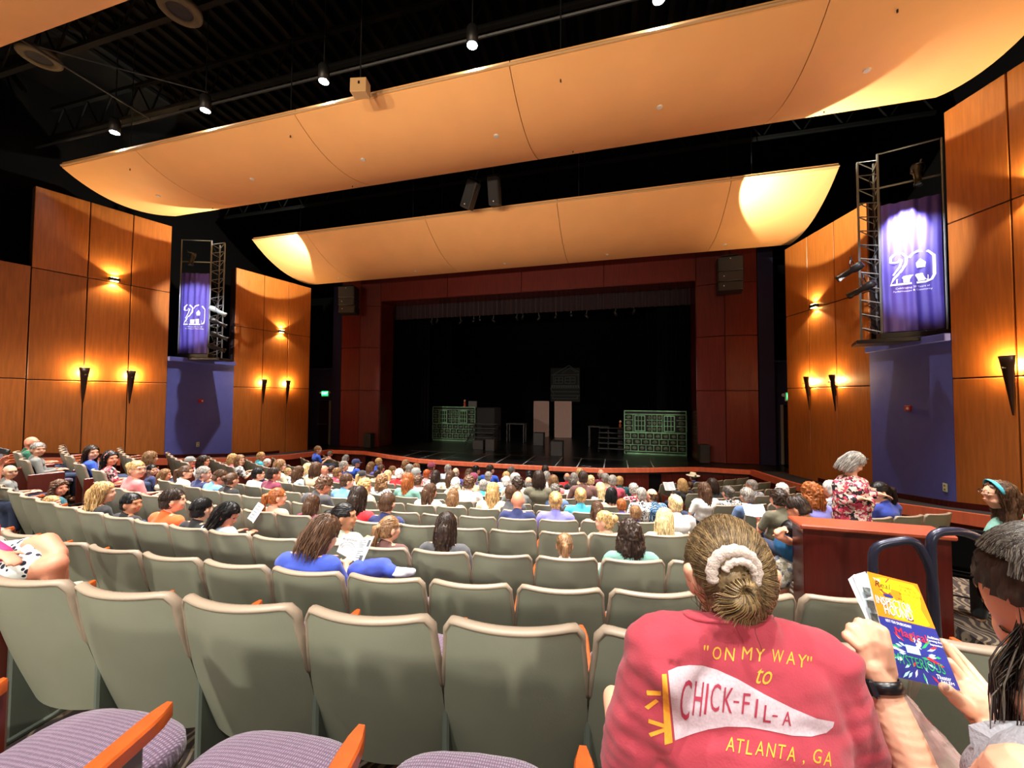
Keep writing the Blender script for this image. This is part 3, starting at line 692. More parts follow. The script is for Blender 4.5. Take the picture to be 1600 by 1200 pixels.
# ---------------------------------------------------------------- wall sconces
def wall_frame(side, W, x_t):
    pass
def nrm_of(side, W):
    p, q = WALLS[W]['p'], WALLS[W]['q']; d = Vector((side * (q[0] - p[0]), q[1] - p[1])).normalized(); n = Vector((-d.y, d.x))
    if n.x * side > 0: n = -n
    return n
def sconce(x, y, z, side, W, label, dim=1):
    n = nrm_of(side, W); ang = math.atan2(n.y, n.x)
    t = empty('torch_sconce', (x, y, z), ang + pi / 2, label=label, cat='wall lamp', group='cone shaped wall lamps')
    # half cone, local -Y faces the hall
    H = .98
    mb = MB(); N = 10
    prof = [(.012, 0), (.03, .2), (.058, .5), (.088, .78), (.112, H)]
    vs = []; 
    for r, zz in prof:
        for k in range(N + 1):
            a = pi + pi * k / N; vs.append((r * cos(a), -.07 * (zz / H) - .02 + r * .5 * sin(a), zz))
    for r, zz in prof:
        for k in range(N + 1):
            a = pi + pi * k / N; vs.append(((r - .008) * cos(a), -.07 * (zz / H) - .012 + (r - .008) * .5 * sin(a), zz))
    fs = []; o_ = len(prof) * (N + 1)
    for i in range(len(prof) - 1):
        for k in range(N):
            a = i * (N + 1) + k; fs += [(a, a + 1, a + N + 2, a + N + 1), (o_ + a, o_ + a + N + 1, o_ + a + N + 2, o_ + a + 1)]
    e = (len(prof) - 1) * (N + 1)
    for k in range(N): fs.append((e + k, e + k + 1, o_ + e + k + 1, o_ + e + k))
    mb.add(vs, fs); mb.build('cone_shade', BRASS, t, True)
    mb = MB(); mb.ell((0, -.055, H - .22), (.028, .028, .045), 10, 8); mb.build('bulb', BULB, t, True)
    mb = MB(); mb.box((0, -.012, H - .42), (.05, .02, .3), 0, .004); mb.box((0, -.04, H - .32), (.03, .06, .04), 0, .004); mb.build('wall_bracket', BRASS, t)
    if dim:
        mb = MB(); mb.tube([(0, -.11, H - .2), (0, -.16, H - .2)], .008, 5); mb.ell((0, -.18, H - .2), (.018, .018, .018)); mb.build('finial', STEEL, t, True)
        light('POINT', Vector((x, y, z + H - .14)) + Vector((n.x, n.y, 0)) * .075, K_SCN, WARM, rad=.03)
def boxlamp(x, y, z, side, W, label):
    n = nrm_of(side, W); ang = math.atan2(n.y, n.x)
    t = empty('box_sconce', (x, y, z), ang + pi / 2, label=label, cat='wall lamp', group='up and down box wall lamps')
    mb = MB(); mb.box((0, -.06, 0), (.24, .12, .09), 0, .01); mb.build('lamp_housing', BLK2, t)
    for q in (-1, 1): mb = MB(); mb.box((0, -.06, q * .052), (.15, .07, .012)); mb.build('lamp_glass', BULB, t)
    p = Vector((x, y, z)) + Vector((n.x, n.y, 0)) * .10
    for q in (-1, 1):
        light('SPOT', p + Vector((0, 0, q * .07)), K_BOX * (1.0 if q > 0 else .8), WARMW, p + Vector((-n.x * .1, -n.y * .1, q * 3)), 125, .4, .02)
for s in (-1, 1):
    sn = 'left' if s < 0 else 'right'
    sconce(s * 10.46, 7.34, 3.17, s, 0, 'lit cone wall lamp on the tall near %s wood wall, farther from the stage' % sn)
    sconce(s * 10.20, 8.26, 3.14, s, 0, 'lit cone wall lamp on the tall near %s wood wall, beside the blue wall' % sn)
    sconce(s * 9.595, 12.26, 3.06, s, 1, 'lit cone wall lamp on the far %s wood wall, beside the banner' % sn)
    sconce(s * 9.385, 13.20, 3.06, s, 1, 'lit cone wall lamp on the far %s wood wall, nearest the stage' % sn)
    boxlamp(s * 10.31, 7.84, 6.77, s, 0, 'black box wall lamp shining up and down high on the near %s wall' % sn)
    boxlamp(s * 9.46, 12.9, 6.05, s, 1, 'black box wall lamp shining up and down high on the far %s wall' % sn)
    for yy, xx in ((5.2, 11.0), (2.6, 11.55), (0, 11.7), (-3, 11.9), (-6, 11.9)):   # the same lamps go on along the hall beside and behind the camera
        light('POINT', (s * xx, yy, 4.1), K_SCN * .8, WARMW, rad=.1)

# ---------------------------------------------------------------- banners and lighting towers
def tower(s):
    sn = 'left' if s < 0 else 'right'
    # banner in plane from inner (9.38, 9.9) to outer (10.2, 9.6)
    a = Vector((s * 9.38, 9.9)); b = Vector((s * 10.22, 9.6)); d = (b - a); L = d.length
    t = empty('banner', (a.x, a.y, 4.8), label='tall purple anniversary banner with white 20 emblem hanging on the %s wall tower' % sn, cat='banner')
    ang = math.atan2(d.y, d.x)
    t.rotation_euler = (0, 0, ang if s > 0 else ang + pi)
    sg = 1 if s > 0 else -1
    # local x: for right: 0..L ; left: -L..0 ; local -Y faces the hall
    lo, hi = (0, L) if s > 0 else (-L, 0)
    rr = random.Random(3 + s)
    def cloth(u, v):
        x = lo + (hi - lo) * u; z = 2.72 * v
        yy = .018 * sin(u * 31 + 1.2 * sin(v * 3)) + .012 * sin(u * 17 + v * 2.2 + s) + .012 * noise.noise(Vector((u * 5, v * 6, s)))
        return (x, yy, z)
    mb = MB(); mb.grid(cloth, 44, 40); cl = mb.build('banner_cloth', BANNER, t, True)
    emb = []
    cxx = (lo + hi) / 2
    def put(me, ox, oz, name, m):
        if name[:3] == 'emb': me.transform(Matrix.Diagonal((1.18, 1.12, 1, 1)))
        bm = bmesh.new(); bm.from_mesh(me)
        for v in bm.verts:
            X = ox + v.co.x; Z = oz + v.co.y; u = (X - lo) / (hi - lo); v.co = Vector((X, cloth(u, Z / 2.72)[1] - .006, Z))
        bm.to_mesh(me); bm.free(); me.materials.append(m); return link(name, me, None, t)
    # outlined 2 and 0 as bent ribbons
    def ribbon(pts, wd, name='emblem_outline'):
        m2 = MB(); P = [Vector((p[0], p[1], 0)) for p in pts]
        vs = []
        for i, p in enumerate(P):
            dd = (P[min(i + 1, len(P) - 1)] - P[max(i - 1, 0)]).normalized(); nn = Vector((-dd.y, dd.x, 0)) * wd / 2
            vs += [p - nn, p + nn]
        m2.add(vs, [(2 * i, 2 * i + 2, 2 * i + 3, 2 * i + 1) for i in range(len(P) - 1)])
        return m2.me()
    k = 1.0
    two = [(-.27, .42), (-.265, .52), (-.2, .59), (-.12, .58), (-.06, .50), (-.07, .38), (-.14, .24), (-.23, .12), (-.28, 0), (.16, 0), (.24, .04), (.27, .12), (.27, .46), (.2, .56), (.1, .59), (.02, .55), (-.03, .48)]
    put(ribbon(two, .035), cxx, .98, 'emblem_outline', INK)
    put(ribbon([(-.27, .42), (-.17, .42), (-.15, .48), (-.12, .46), (-.15, .34), (-.24, .18)], .025), cxx, .98, 'emblem_outline', INK)
    m2 = MB()
    m2.add([(-.2, .03, 0), (.2, .03, 0), (.2, .12, 0), (.12, .17, 0), (.0, .15, 0), (-.1, .15, 0), (-.2, .1, 0)], [tuple(range(7))])
    m2.add([(.06, .27, 0), (.16, .27, 0), (.17, .36, 0), (.11, .44, 0), (.05, .36, 0)], [tuple(range(5))])
    put(m2.me(), cxx, .98, 'emblem_building', INK)
    tm = text_mesh('20', .1); 
    for row, (txt, sz) in enumerate((('Celebrating 20 Years of', .052), ('Performances & Community', .050))):
        put(text_mesh(txt, sz, 0, 2), cxx, .90 - row * .065, 'lettering', INK)
    pl = [(lo + .04, -.04), (hi - .04, -.04)]
    mb = MB(); mb.box(((lo + hi) / 2, .1, -.08), (L + .14, .34, .12), 0, .01); mb.build('bottom_frame', BLK2, t)
    # tower
    tw = empty('lighting_tower', (a.x, a.y, 4.66), t.rotation_euler[2], label='black ladder truss tower carrying spotlights beside the %s banner' % sn, cat='lighting truss')
    GM = mat('grey_truss_metal', (110, 112, 112), .45, metal=.4) if s < 0 else bpy.data.materials['grey_truss_metal']
    mb = MB()
    xi = -.03 * sg
    posts = [(xi, .0), (xi, .42), (xi - .30 * sg, .2)]
    for (X, Y) in posts: mb.tube([(X, Y, 0), (X, Y, 4.0)], .022, 6)
    mb.build('upright', GM, tw)
    mb = MB()
    for i in range(13):
        z = .15 + i * .31
        mb.tube([(*posts[0], z), (*posts[1], z)], .012, 5); mb.tube([(*posts[1], z), (*posts[2], z + .15)], .012, 5); mb.tube([(*posts[2], z + .15), (*posts[0], z)], .012, 5)
    mb.build('rung', GM, tw)
    mb = MB(); X2 = (hi if s > 0 else lo)
    mb.tube([(X2 + .03 * sg, .0, 0), (X2 + .03 * sg, .0, 4.0)], .018, 6); mb.tube([(xi, 0, 3.25), (X2, 0, 3.25)], .02, 6); mb.tube([(xi, 0, 3.99), (X2, 0, 3.99)], .016, 6)
    mb.build('crossbar', GM, tw)
    mb = MB(); mb.box(((lo + hi) / 2 - .1 * sg, .25, -.04), (L + .7, .75, .08), 0, .01); mb.build('base_plate', BLK2, tw)
    for i in range(6):
        mb = MB(); z = 3.8 - i * .6
        mb.tube([(xi, .1, z), (xi - .12 * sg + .05 * sin(i), .15, z - .25), (xi - .05 * sg, .2, z - .5), (xi, .25, z - .7)], .012, 5); mb.build('cable', CABLE, tw)
    return t, tw, posts, sg
PALE = mat('pale_worn_metal', (165, 178, 176), .4, metal=.2)
def spot_fixture(p, aim, label, col=None, grp=None):
    p = Vector(p); t = empty('stage_spotlight', p, label=label, cat='stage light'); t.rotation_euler = (Vector(aim) - p).to_track_quat('-Z', 'Y').to_euler()
    if grp: t['group'] = grp
    mb = MB(); mb.lathe([(.001, .2), (.06, .2), (.085, .14), (.085, .02), (.06, -.02), (.06, -.24), (.072, -.25), (.072, -.30), (.064, -.30), (.06, -.26)], (0, 0, 0), 12); mb.build('lamp_body', col or BLK2, t, True)
    mb = MB(); mb.lathe([(.001, -.262), (.058, -.262)], (0, 0, 0), 12); mb.build('lens', mat('glass_lens', (150, 170, 190), .1) if 'glass_lens' not in bpy.data.materials else bpy.data.materials['glass_lens'], t)
    mb = MB(); mb.tube([(-.095, 0, .0), (-.105, .1, .05), (-.05, .19, .08), (.05, .19, .08), (.105, .1, .05), (.095, 0, .0)], .009, 5); mb.tube([(0, .19, .08), (0, .27, .1)], .016, 6); mb.build('yoke', BLK2, t)
    return t
for s in (-1, 1):
    sn = 'left' if s < 0 else 'right'
    tower(s)
    for i, (z, dx) in enumerate(((6.25, .0), (5.85, .05), (5.4, .1), (5.0, .0))):
        if s > 0 and i > 1: continue
        spot_fixture((s * (9.05 - dx - (.25 if s > 0 and i == 0 else 0)), 9.9 if s < 0 else 9.8, z + (0 if s < 0 else -.1)), (s * 3, 16, 2), '%s spotlight on the %s tower beside the banner' % (['topmost', 'second', 'third', 'lowest'][i], sn), PALE if (s < 0 and i == 0) else None)
    spot_fixture((s * 9.9, 9.7, 8.05), (s * 9.7, 9.0, 5), 'spotlight on the crossbar above the %s banner' % sn)
    # bare spots added before the towers to brighten banner, blue wall and stage set
    light('SPOT', (s * 8.2, 6.9, 9.3), (600 if s > 0 else 6000), (.84, .88, 1), (s * 9.9, 10.0, 4.6), 50, .6, .03)
    light('SPOT', (s * 7.0, 6.3, 8.0), 1000, (.80, .84, 1), (s * 9.8, 9.7, 6.2), 26, .6, .03)
    light('SPOT', (s * 8.9, 9.6, 6.0), 700, (1, .93, .85), (s * 1.5, 20, 2.0), 40, .6, .03)
light('SPOT', (9.5, 9.0, 7.85), 1100, (.9, .92, 1), (9.72, 9.78, 6.85), 38, .9, .03)  # extra bare spot added for the hot patch on the right banner
for s in (-1, 1):  # bare spots added in mid-air to brighten the cloud ends
    light('SPOT', (s * 6.9, 10.7, 8.15), 480, (1.0, .95, .74), (s * 11.9, 13.3, 10.6), 84 if s > 0 else 78, .10, .03)
    light('SPOT', (s * 7.6, 10.4, 8.0), 380, (1.0, .95, .74), (s * (11.2 if s < 0 else 10.6), 7.5, 11.0), 56 if s < 0 else 66, .10, .03)
for s in (-1, 1):
    for (y, z, nm) in ((10.1, 3.2, 'fire_strobe'), (9.3 if s > 0 else 10.05, 1.72, 'wall_outlet')):
        x = s * (9.80 + (11.2 - y) / 2.1 * .17 - .012)
        t = empty(nm, (x, y, z), s * pi / 2 * -1 + pi, label=('red and white fire strobe on the %s blue wall' if nm[0] == 'f' else 'small ivory outlet plate low on the %s blue wall') % ('left' if s < 0 else 'right'), cat='alarm' if nm[0] == 'f' else 'outlet')
        t.rotation_euler = (0, 0, -s * pi / 2 + pi)
        if nm[0] == 'f':
            mb = MB(); mb.box((0, 0, 0), (.16, .05, .12), 0, .01); mb.build('strobe_body', REDP, t); 
            mb = MB(); mb.ell((-.03, s * .0, 0), (.04, .05, .035)); mb.build('strobe_lens', WHITE, t, True)
        else:
            mb = MB(); mb.box((0, 0, 0), (.10, .02, .16), 0, .006); mb.build('plate', OUTLET, t)
            mb = MB(); mb.box((0, 0, .035), (.035, .026, .03), 0, .003); mb.box((0, 0, -.035), (.035, .026, .03), 0, .003); mb.build('socket', STEEL, t)
# ================================================================ SEATS
def surf_shell(off, sx=1.0, z0=.20, z1=.87, corner=.042):
    """returns f(a in -1..1, b in 0..1) for the curved seat back; off = metres in front of the rear skin"""
    def f(a, b):
        hw = (.254 + .018 * sin(pi * min(1, b * 1.1)) + .016 * (1 - b) ** 2) * sx
        z = z0 + (z1 - z0) * b
        k = max(0, abs(a) - .84) / .16
        z -= corner * (1 - math.sqrt(max(0, 1 - k * k))) * (b ** 6)
        z += .0
        bb = (z - .26) / .61
        lean = .17 * (1 - min(1, bb)) ** 1.25
        return Vector((a * hw, .066 * a * a + lean + off, z))
    return f
def slab(fr, ff, nu, nv):
    mb = MB()
    mb.grid(lambda u, v: fr(2 * u - 1, v), nu, nv); mb.grid(lambda u, v: ff(2 * u - 1, v), nu, nv)
    for a in (-1, 1): mb.grid(lambda u, v, a=a: fr(a, v).lerp(ff(a, v), u), 1, nv)
    for b in (0, 1): mb.grid(lambda u, v, b=b: fr(2 * u - 1, b).lerp(ff(2 * u - 1, b), v), nu, 1)
    return mb
def chair_meshes():
    ms = {}
    me = slab(surf_shell(0), surf_shell(.03), 18, 14).me('back_shell', False, True); autosmooth(me, 50); me.materials.append(SHELL); ms['back_shell'] = me
    fr = surf_shell(.03, .93, .33, .83, .05)
    def ffn(a, b):
        p = fr(a, b).copy(); p.y += .055 * (1 - abs(a) ** 4) * (1 - abs(2 * b - 1) ** 5) + .003; return p
    me = slab(fr, ffn, 10, 8).me('back_cushion', False, True); autosmooth(me, 60); me.materials.append(PURPLE); ms['back_cushion'] = me
    g = surf_shell(.012, 1.0)
    path = [g(-1, b) for b in (.50, .6, .7, .8, .88, .94)] + [g(-1 + 2 * i / 20, 1) for i in range(21)] + [g(1, b) for b in (.94, .88, .8, .7, .6, .50)]
    mb = MB(); mb.tube(path, [.006] + [.013] * (len(path) - 2) + [.006], 8)
    # widen the rim front to back
    c = [sum((Vector(mb.v[i * 8 + k]) for k in range(8)), Vector()) / 8 for i in range(len(path))]
    for i in range(len(path)):
        for k in range(8):
            v = Vector(mb.v[i * 8 + k]); v.y = c[i].y + (v.y - c[i].y) * 1.9 + .006; mb.v[i * 8 + k] = tuple(v)
    me = mb.me('back_rim', True, True); me.materials.append(TRIM); ms['back_rim'] = me
    def se(u, v, zc, hz, sx, sy, yc, crown):
        a = 2 * pi * u; b = pi * (v - .5)
        def sp(x, e): return math.copysign(abs(x) ** e, x)
        x = sx * sp(cos(b), .35) * sp(cos(a), .45); y = sy * sp(cos(b), .35) * sp(sin(a), .45); z = hz * sp(sin(b), .5)
        z += crown * (1 - (x / sx) ** 2) * (1 if b > 0 else 0) - .015 * max(0, y / sy) ** 2
        return (x, yc + y, zc + z)
    mb = MB(); mb.grid(lambda u, v: se(u, v, .425, .045, .238, .235, .42, .022), 40, 14); me = mb.me('seat', True, True); me.materials.append(PURPLE); ms['seat'] = me
    mb = MB(); mb.grid(lambda u, v: se(u, v, .375, .03, .232, .225, .41, 0), 24, 8); me = mb.me('seat_pan', True, True); me.materials.append(SHELL); ms['seat_pan'] = me
    def arm(x):
        mb = MB(); prof = []
        n = 10
        for i in range(n + 1):
            y = .19 + .31 * i / n; wd = .026 if i < 8 else .026 * math.sqrt(max(.05, 1 - ((i - 7.6) / 2.6) ** 2)); h = .636 - .03 * (1 - i / n); 
            prof.append((y, wd, h))
        vs = []
        for (y, wd, h) in prof:
            for (dx, dz) in ((-1, -.036), (1, -.036), (1, -.006), (.8, 0), (-.8, 0), (-1, -.006)): vs.append((x + dx * wd, y, h + dz))
        fs = [(i * 6 + k, i * 6 + (k + 1) % 6, (i + 1) * 6 + (k + 1) % 6, (i + 1) * 6 + k) for i in range(n) for k in range(6)] + [tuple(range(5, -1, -1)), tuple(range(n * 6, n * 6 + 6))]
        mb.add(vs, fs); return mb
    for nm, x in (('armrest', .28), ('armrest_left', -.28)):
        me = arm(x).me(nm, False, True); autosmooth(me, 35); me.materials.append(ARMW); ms[nm] = me
    for nm, x in (('standard', .28), ('standard_left', -.28)):
        mb = MB(); mb.box((x, .30, .30), (.03, .26, .60), 0, .008); mb.box((x, .32, .012), (.06, .34, .024), 0, .006); me = mb.me(nm, False, True); me.materials.append(STEEL); ms[nm] = me
    for nm, x in (('end_panel', .305), ('end_panel_left', -.305)):
        mb = MB(); mb.box((x, .30, .34), (.03, .44, .56), 0, .01); me = mb.me(nm, False, True); me.materials.append(mat('end_panel_wood', (96, 34, 22), .35, var=.15, vscale=4, stretch=(4, 4, .6)) if 'end_panel_wood' not in bpy.data.materials else bpy.data.materials['end_panel_wood']); ms[nm] = me
    return ms
CM = chair_meshes()
ORD = ['front', 'first', 'second', 'third', 'fourth', 'fifth', 'sixth', 'seventh', 'eighth', 'ninth', 'tenth', 'eleventh', 'twelfth', 'thirteenth', 'fourteenth', 'fifteenth', 'sixteenth', 'seventeenth', 'eighteenth', 'nineteenth', 'twentieth', 'twenty-first', 'twenty-second', 'twenty-third', 'twenty-fourth', 'twenty-fifth']
P_ = .56
PHASE = {1: .0, 2: .84, 3: .91, 4: .77, 5: .49, 6: .16, 7: .75, 8: .3, 9: .6, 10: .1, 11: .8, 12: .45}
edge_c = lambda r: 3.5 + .235 * (r - 12.2)
edge_s = lambda r: 5.05 + .15 * (r - 12.2)
def wk_edge(y):
    for i in range(len(WK) - 1):
        a, b = WK[i], WK[i + 1]
        if b[1] <= y <= a[1]: return a[0] + (b[0] - a[0]) * (a[1] - y) / (a[1] - b[1])
    return 10.8 if y < 0 else 8.25
LIFT = {4: .28, 5: .28, 6: .24, 7: .18, 8: .10, 9: .04}
mb = MB()
for row, lf in LIFT.items():                        # the left side block sits on slightly higher tiers
    ro, ri, z = RK[row] + .2, RK[row + 1] + .2, FL[row] + lf
    xo = -edge_s(RK[row]) + .03
    A = [];
    for k in range(13):
        th = math.asin(max(-1, xo / ro)) - .05 * k; A.append((arc(ro, th), arc(ri, math.asin(max(-1, xo / ri)) - .05 * k)))
    for k in range(12):
        (a, b), (c, d) = A[k], A[k + 1]
        if a[0] < -9.6: break
        mb.prism([c, d, b, a], FL[row] - .2, z)
mb.build('side_tier', CARPET, fl)['kind'] = 'stuff'
SEATS = []                                           # (row, x, y, theta)
def chair(row, x, y, rz, z, label, group, lend, rend, far):
    t = empty('theatre_seat', (x, y, z), rz, label=label, cat='seat', group=group)
    parts = ['back_shell', 'back_rim', 'seat'] if far else ['back_shell', 'back_rim', 'back_cushion', 'seat', 'seat_pan', 'armrest', 'standard']
    if lend: parts += ['end_panel_left'] if far else ['armrest_left', 'standard_left', 'end_panel_left']
    if rend: parts += ['end_panel']
    for p in parts:
        o = bpy.data.objects.new(p.replace('_left', ''), CM[p]); COL.objects.link(o); o.parent = t
    return t
for row in range(1, 13):
    r = RK[row]; ph = PHASE[row]; blocks = {'centre': [], 'left': [], 'right': []}
    for j in range(-60, 60):
        th = (j + .5 + ph) * P_ / r
        if abs(th) > 1.2: continue
        x, y = arc(r, th)
        if y < -.3 and row > 1: continue
        xr = {1: 5.9, 2: 7.2, 3: 5.8}.get(row, edge_c(r)); xl = -9 if row < 4 else -edge_c(r)
        u, v = px((x, y, FL[row] + .8))
        if row > 1 and (Vector((x, y, FL[row] + .8)).__sub__(CAM).dot(cW) < .25 or not (-90 < u < 1690)): continue
        if row == 1 and not (2.3 < x < 5.6): continue
        if xl + .22 < x < xr - .22: b = 'centre'
        elif x > edge_s(r) + .26 and row >= 6 and x < wk_edge(y) - .45: b = 'right'
        elif x < -edge_s(r) - .26 and row >= 4 and x > -wk_edge(y) + .45: b = 'left'
        else: continue
        blocks[b].append((th, x, y))
    for b, L in blocks.items():
        L.sort()
        for i, (th, x, y) in enumerate(L):
            seq = (len(L) - 1 - i) if b != 'right' else i
            lab = 'grey theatre seat, %s from the %s end of the %s block, %s row from camera' % (ORD[min(seq + 1, 25)], 'right' if b != 'right' else 'left', b, ORD[row])
            dr = .055 if row > 1 else 0
            chair(row, x + dr * sin(th), y - dr * cos(th), th, FL[row] + (LIFT.get(row, 0) if b == 'left' else 0), lab, 'theatre seats in the %s row from the camera' % ORD[row], i == 0, i == len(L) - 1, row >= 8)
            SEATS.append((row, x, y, th))
print('SEATS', len(SEATS))

# parapet, rails, loose chairs at the right-hand stair
t = empty('parapet_box', (0, 0, 0), label='dark mahogany low wall with orange top beside the right aisle stairs', cat='low wall')
mb = MB(); mb.box((6.17, 4.42, 1.66), (1.12, .24, 1.02), 0, .006); mb.build('parapet_body', DARKW, t)
mb = MB(); mb.box((6.17, 4.42, 2.19), (1.18, .30, .045), 0, .012); mb.build('parapet_cap', CAPW, t)
def rail(pts, label):
    t = empty('handrail', pts[0], label=label, cat='handrail'); o0 = Vector(pts[0])
    P = [Vector(p) - o0 for p in pts]; out = [P[0]]
    for i in range(1, len(P) - 1):      # round the corners
        a = (P[i - 1] - P[i]).normalized() * min(.09, (P[i - 1] - P[i]).length * .45); b = (P[i + 1] - P[i]).normalized() * min(.09, (P[i + 1] - P[i]).length * .45)
        for k in range(6):
            s = k / 5; out.append(P[i] + a * (1 - s) ** 2 + b * s ** 2)
    out.append(P[-1])
    mb = MB(); mb.tube(out, .029, 12); mb.build('rail_tube', PIPE, t, True)
    for p in (P[0], P[-1]):
        mb = MB(); mb.lathe([(.001, .02), (.06, .02), (.065, 0)], p, 14); mb.build('base_flange', PIPE, t, True)
def yp(u, v, y):
    d = cW + (u - 800) / F * cR - (v - 600) / F * cU; return CAM + d * (y / d.y)
a, b, c_ = yp(1363, 853, 3.45), yp(1430, 843, 3.45), yp(1443, 900, 3.45)
rail([(a.x, 3.45, 1.17), a, b + Vector((0, 0, .01)), (b.x + .09, 3.45, b.z - .2), (b.x + .12, 3.45, 1.17)], 'dark metal hoop handrail in front of the mahogany low wall, left one')
a, b, c_ = yp(1454, 832, 3.45), yp(1503, 829, 3.5), yp(1575, 862, 3.6)
rail([(a.x, 3.45, 1.17), a, b, c_, (c_.x + .55, 3.8, c_.z - .25), (c_.x + .6, 3.8, 1.17)], 'dark metal handrail sloping down to the right, behind the dark haired person')
def loose_chair(x, y, rz, label):
    t = empty('stacking_chair', (x, y, 1.30), rz, label=label, cat='chair')
    mb = MB(); mb.grid(lambda u, v: ((u - .5) * (.46 - .06 * max(0, v - .8) * 5 * abs(2 * u - 1) ** 4), -.23 + .03 * (2 * u - 1) ** 2 - .06 * v, .50 + .40 * v - .04 * abs(2 * u - 1) ** 6 * v), 12, 8)
    me = mb.me('backrest', True, True); o = link('backrest', me, CLOTHB, t); k = o.modifiers.new('s', 'SOLIDIFY'); k.thickness = .035
    mb = MB(); mb.box((0, .0, .455), (.46, .44, .06), 0, .025); mb.build('seat', CLOTHB, t)
    for q in (-1, 1):
        mb = MB(); mb.tube([(q * .23, -.27, 0), (q * .23, -.24, .45), (q * .23, -.30, .88)], .012, 8); mb.build('leg', BLK2, t, True)
        mb = MB(); mb.tube([(q * .23, .22, 0), (q * .23, .16, .44), (q * .23, -.24, .44)], .012, 8); mb.build('leg', BLK2, t, True)
    mb = MB(); mb.tube([(-.23, .2, .12), (.23, .2, .12)], .009, 6); mb.build('stretcher', BLK2, t)
loose_chair(7.12, 4.82, -.35, 'empty black stacking chair right of the mahogany low wall'); loose_chair(7.66, 4.86, -.3, 'black stacking chair beneath the woman in the teal top')
# ================================================================ PEOPLE
def rotm(yaw, pitch=0, roll=0):
    return Matrix.Rotation(-yaw, 3, 'Z') @ Matrix.Rotation(-pitch, 3, 'X') @ Matrix.Rotation(roll, 3, 'Y')
NECK = Vector((0, .20, .935)); HS = 1.13
def head_xf(turn, nod):
    Rm = rotm(D(turn), D(nod)); c = NECK + Rm @ Vector((0, .038, .122)); return Matrix.Translation(c) @ Rm.to_4x4() @ Matrix.Scale(HS, 4)
def add_head(B, X, s=1.0):
    s = X.to_scale().x; R3 = X.to_3x3().normalized(); f = lambda *p: X @ Vector(p)
    B.e(f(0, -.005, .012), (.074 * s, .094 * s, .100 * s), R3, 18)
    B.e(f(0, .030, -.045), (.058 * s, .062 * s, .062 * s), R3, 14)
    B.e(f(0, .062, -.078), (.030 * s, .026 * s, .024 * s), R3, 10)
    B.cap(f(0, .084, .010), f(0, .099, -.022), .008 * s, .0115 * s, 8)
    for q in (-1, 1):
        B.e(f(q * .077, -.005, -.010), (.010 * s, .019 * s, .031 * s), R3, 10)
        B.e(f(q * .036, .062, -.030), (.026 * s, .026 * s, .028 * s), R3, 10)
        B.cap(f(q * .014, .088, .030), f(q * .048, .075, .030), .008 * s, .007 * s, 8)
def hand(B, w_, d, up, s=1.0, curl=.5, mirror=1):
    """w_: wrist; d: pointing direction; up: back-of-hand normal"""
    d = Vector(d).normalized(); up = (Vector(up) - Vector(up).dot(d) * d).normalized(); a = d.cross(up) * mirror
    w_ = Vector(w_)
    R3 = Matrix((a, d, up)).transposed()
    B.e(w_ + d * .045 * s, (.038 * s, .050 * s, .015 * s), R3, 14)
    for i, (off, L) in enumerate(((-.028, .070), (-.010, .080), (.010, .074), (.027, .058))):
        k0 = w_ + d * .085 * s + a * off * s; L *= s
        p = k0; dd = d.copy()
        for seg in (.45, .32, .23):
            ang = curl * (.55 + .2 * i * .2)
            dd = (dd - up * ang).normalized(); q = p + dd * L * seg; B.cap(p, q, .0090 * s, .0082 * s, 8); p = q
    t0 = w_ + d * .02 * s - a * .03 * s; t1 = t0 + (d * .6 - a * .75 - up * .1).normalized() * .038 * s; t2 = t1 + (d * .95 - a * .15 - up * .35 * curl).normalized() * .034 * s
    B.cap(t0, t1, .013 * s, .011 * s, 8); B.cap(t1, t2, .011 * s, .009 * s, 8)
POSES = {  # elbow, wrist (right arm, mirrored), fingers
    'lap':  ((.26, .24, .63), (.10, .46, .64)),
    'read': ((.25, .27, .64), (.11, .47, .74)),
    'rest': ((.28, .20, .64), (.27, .44, .65)),
}
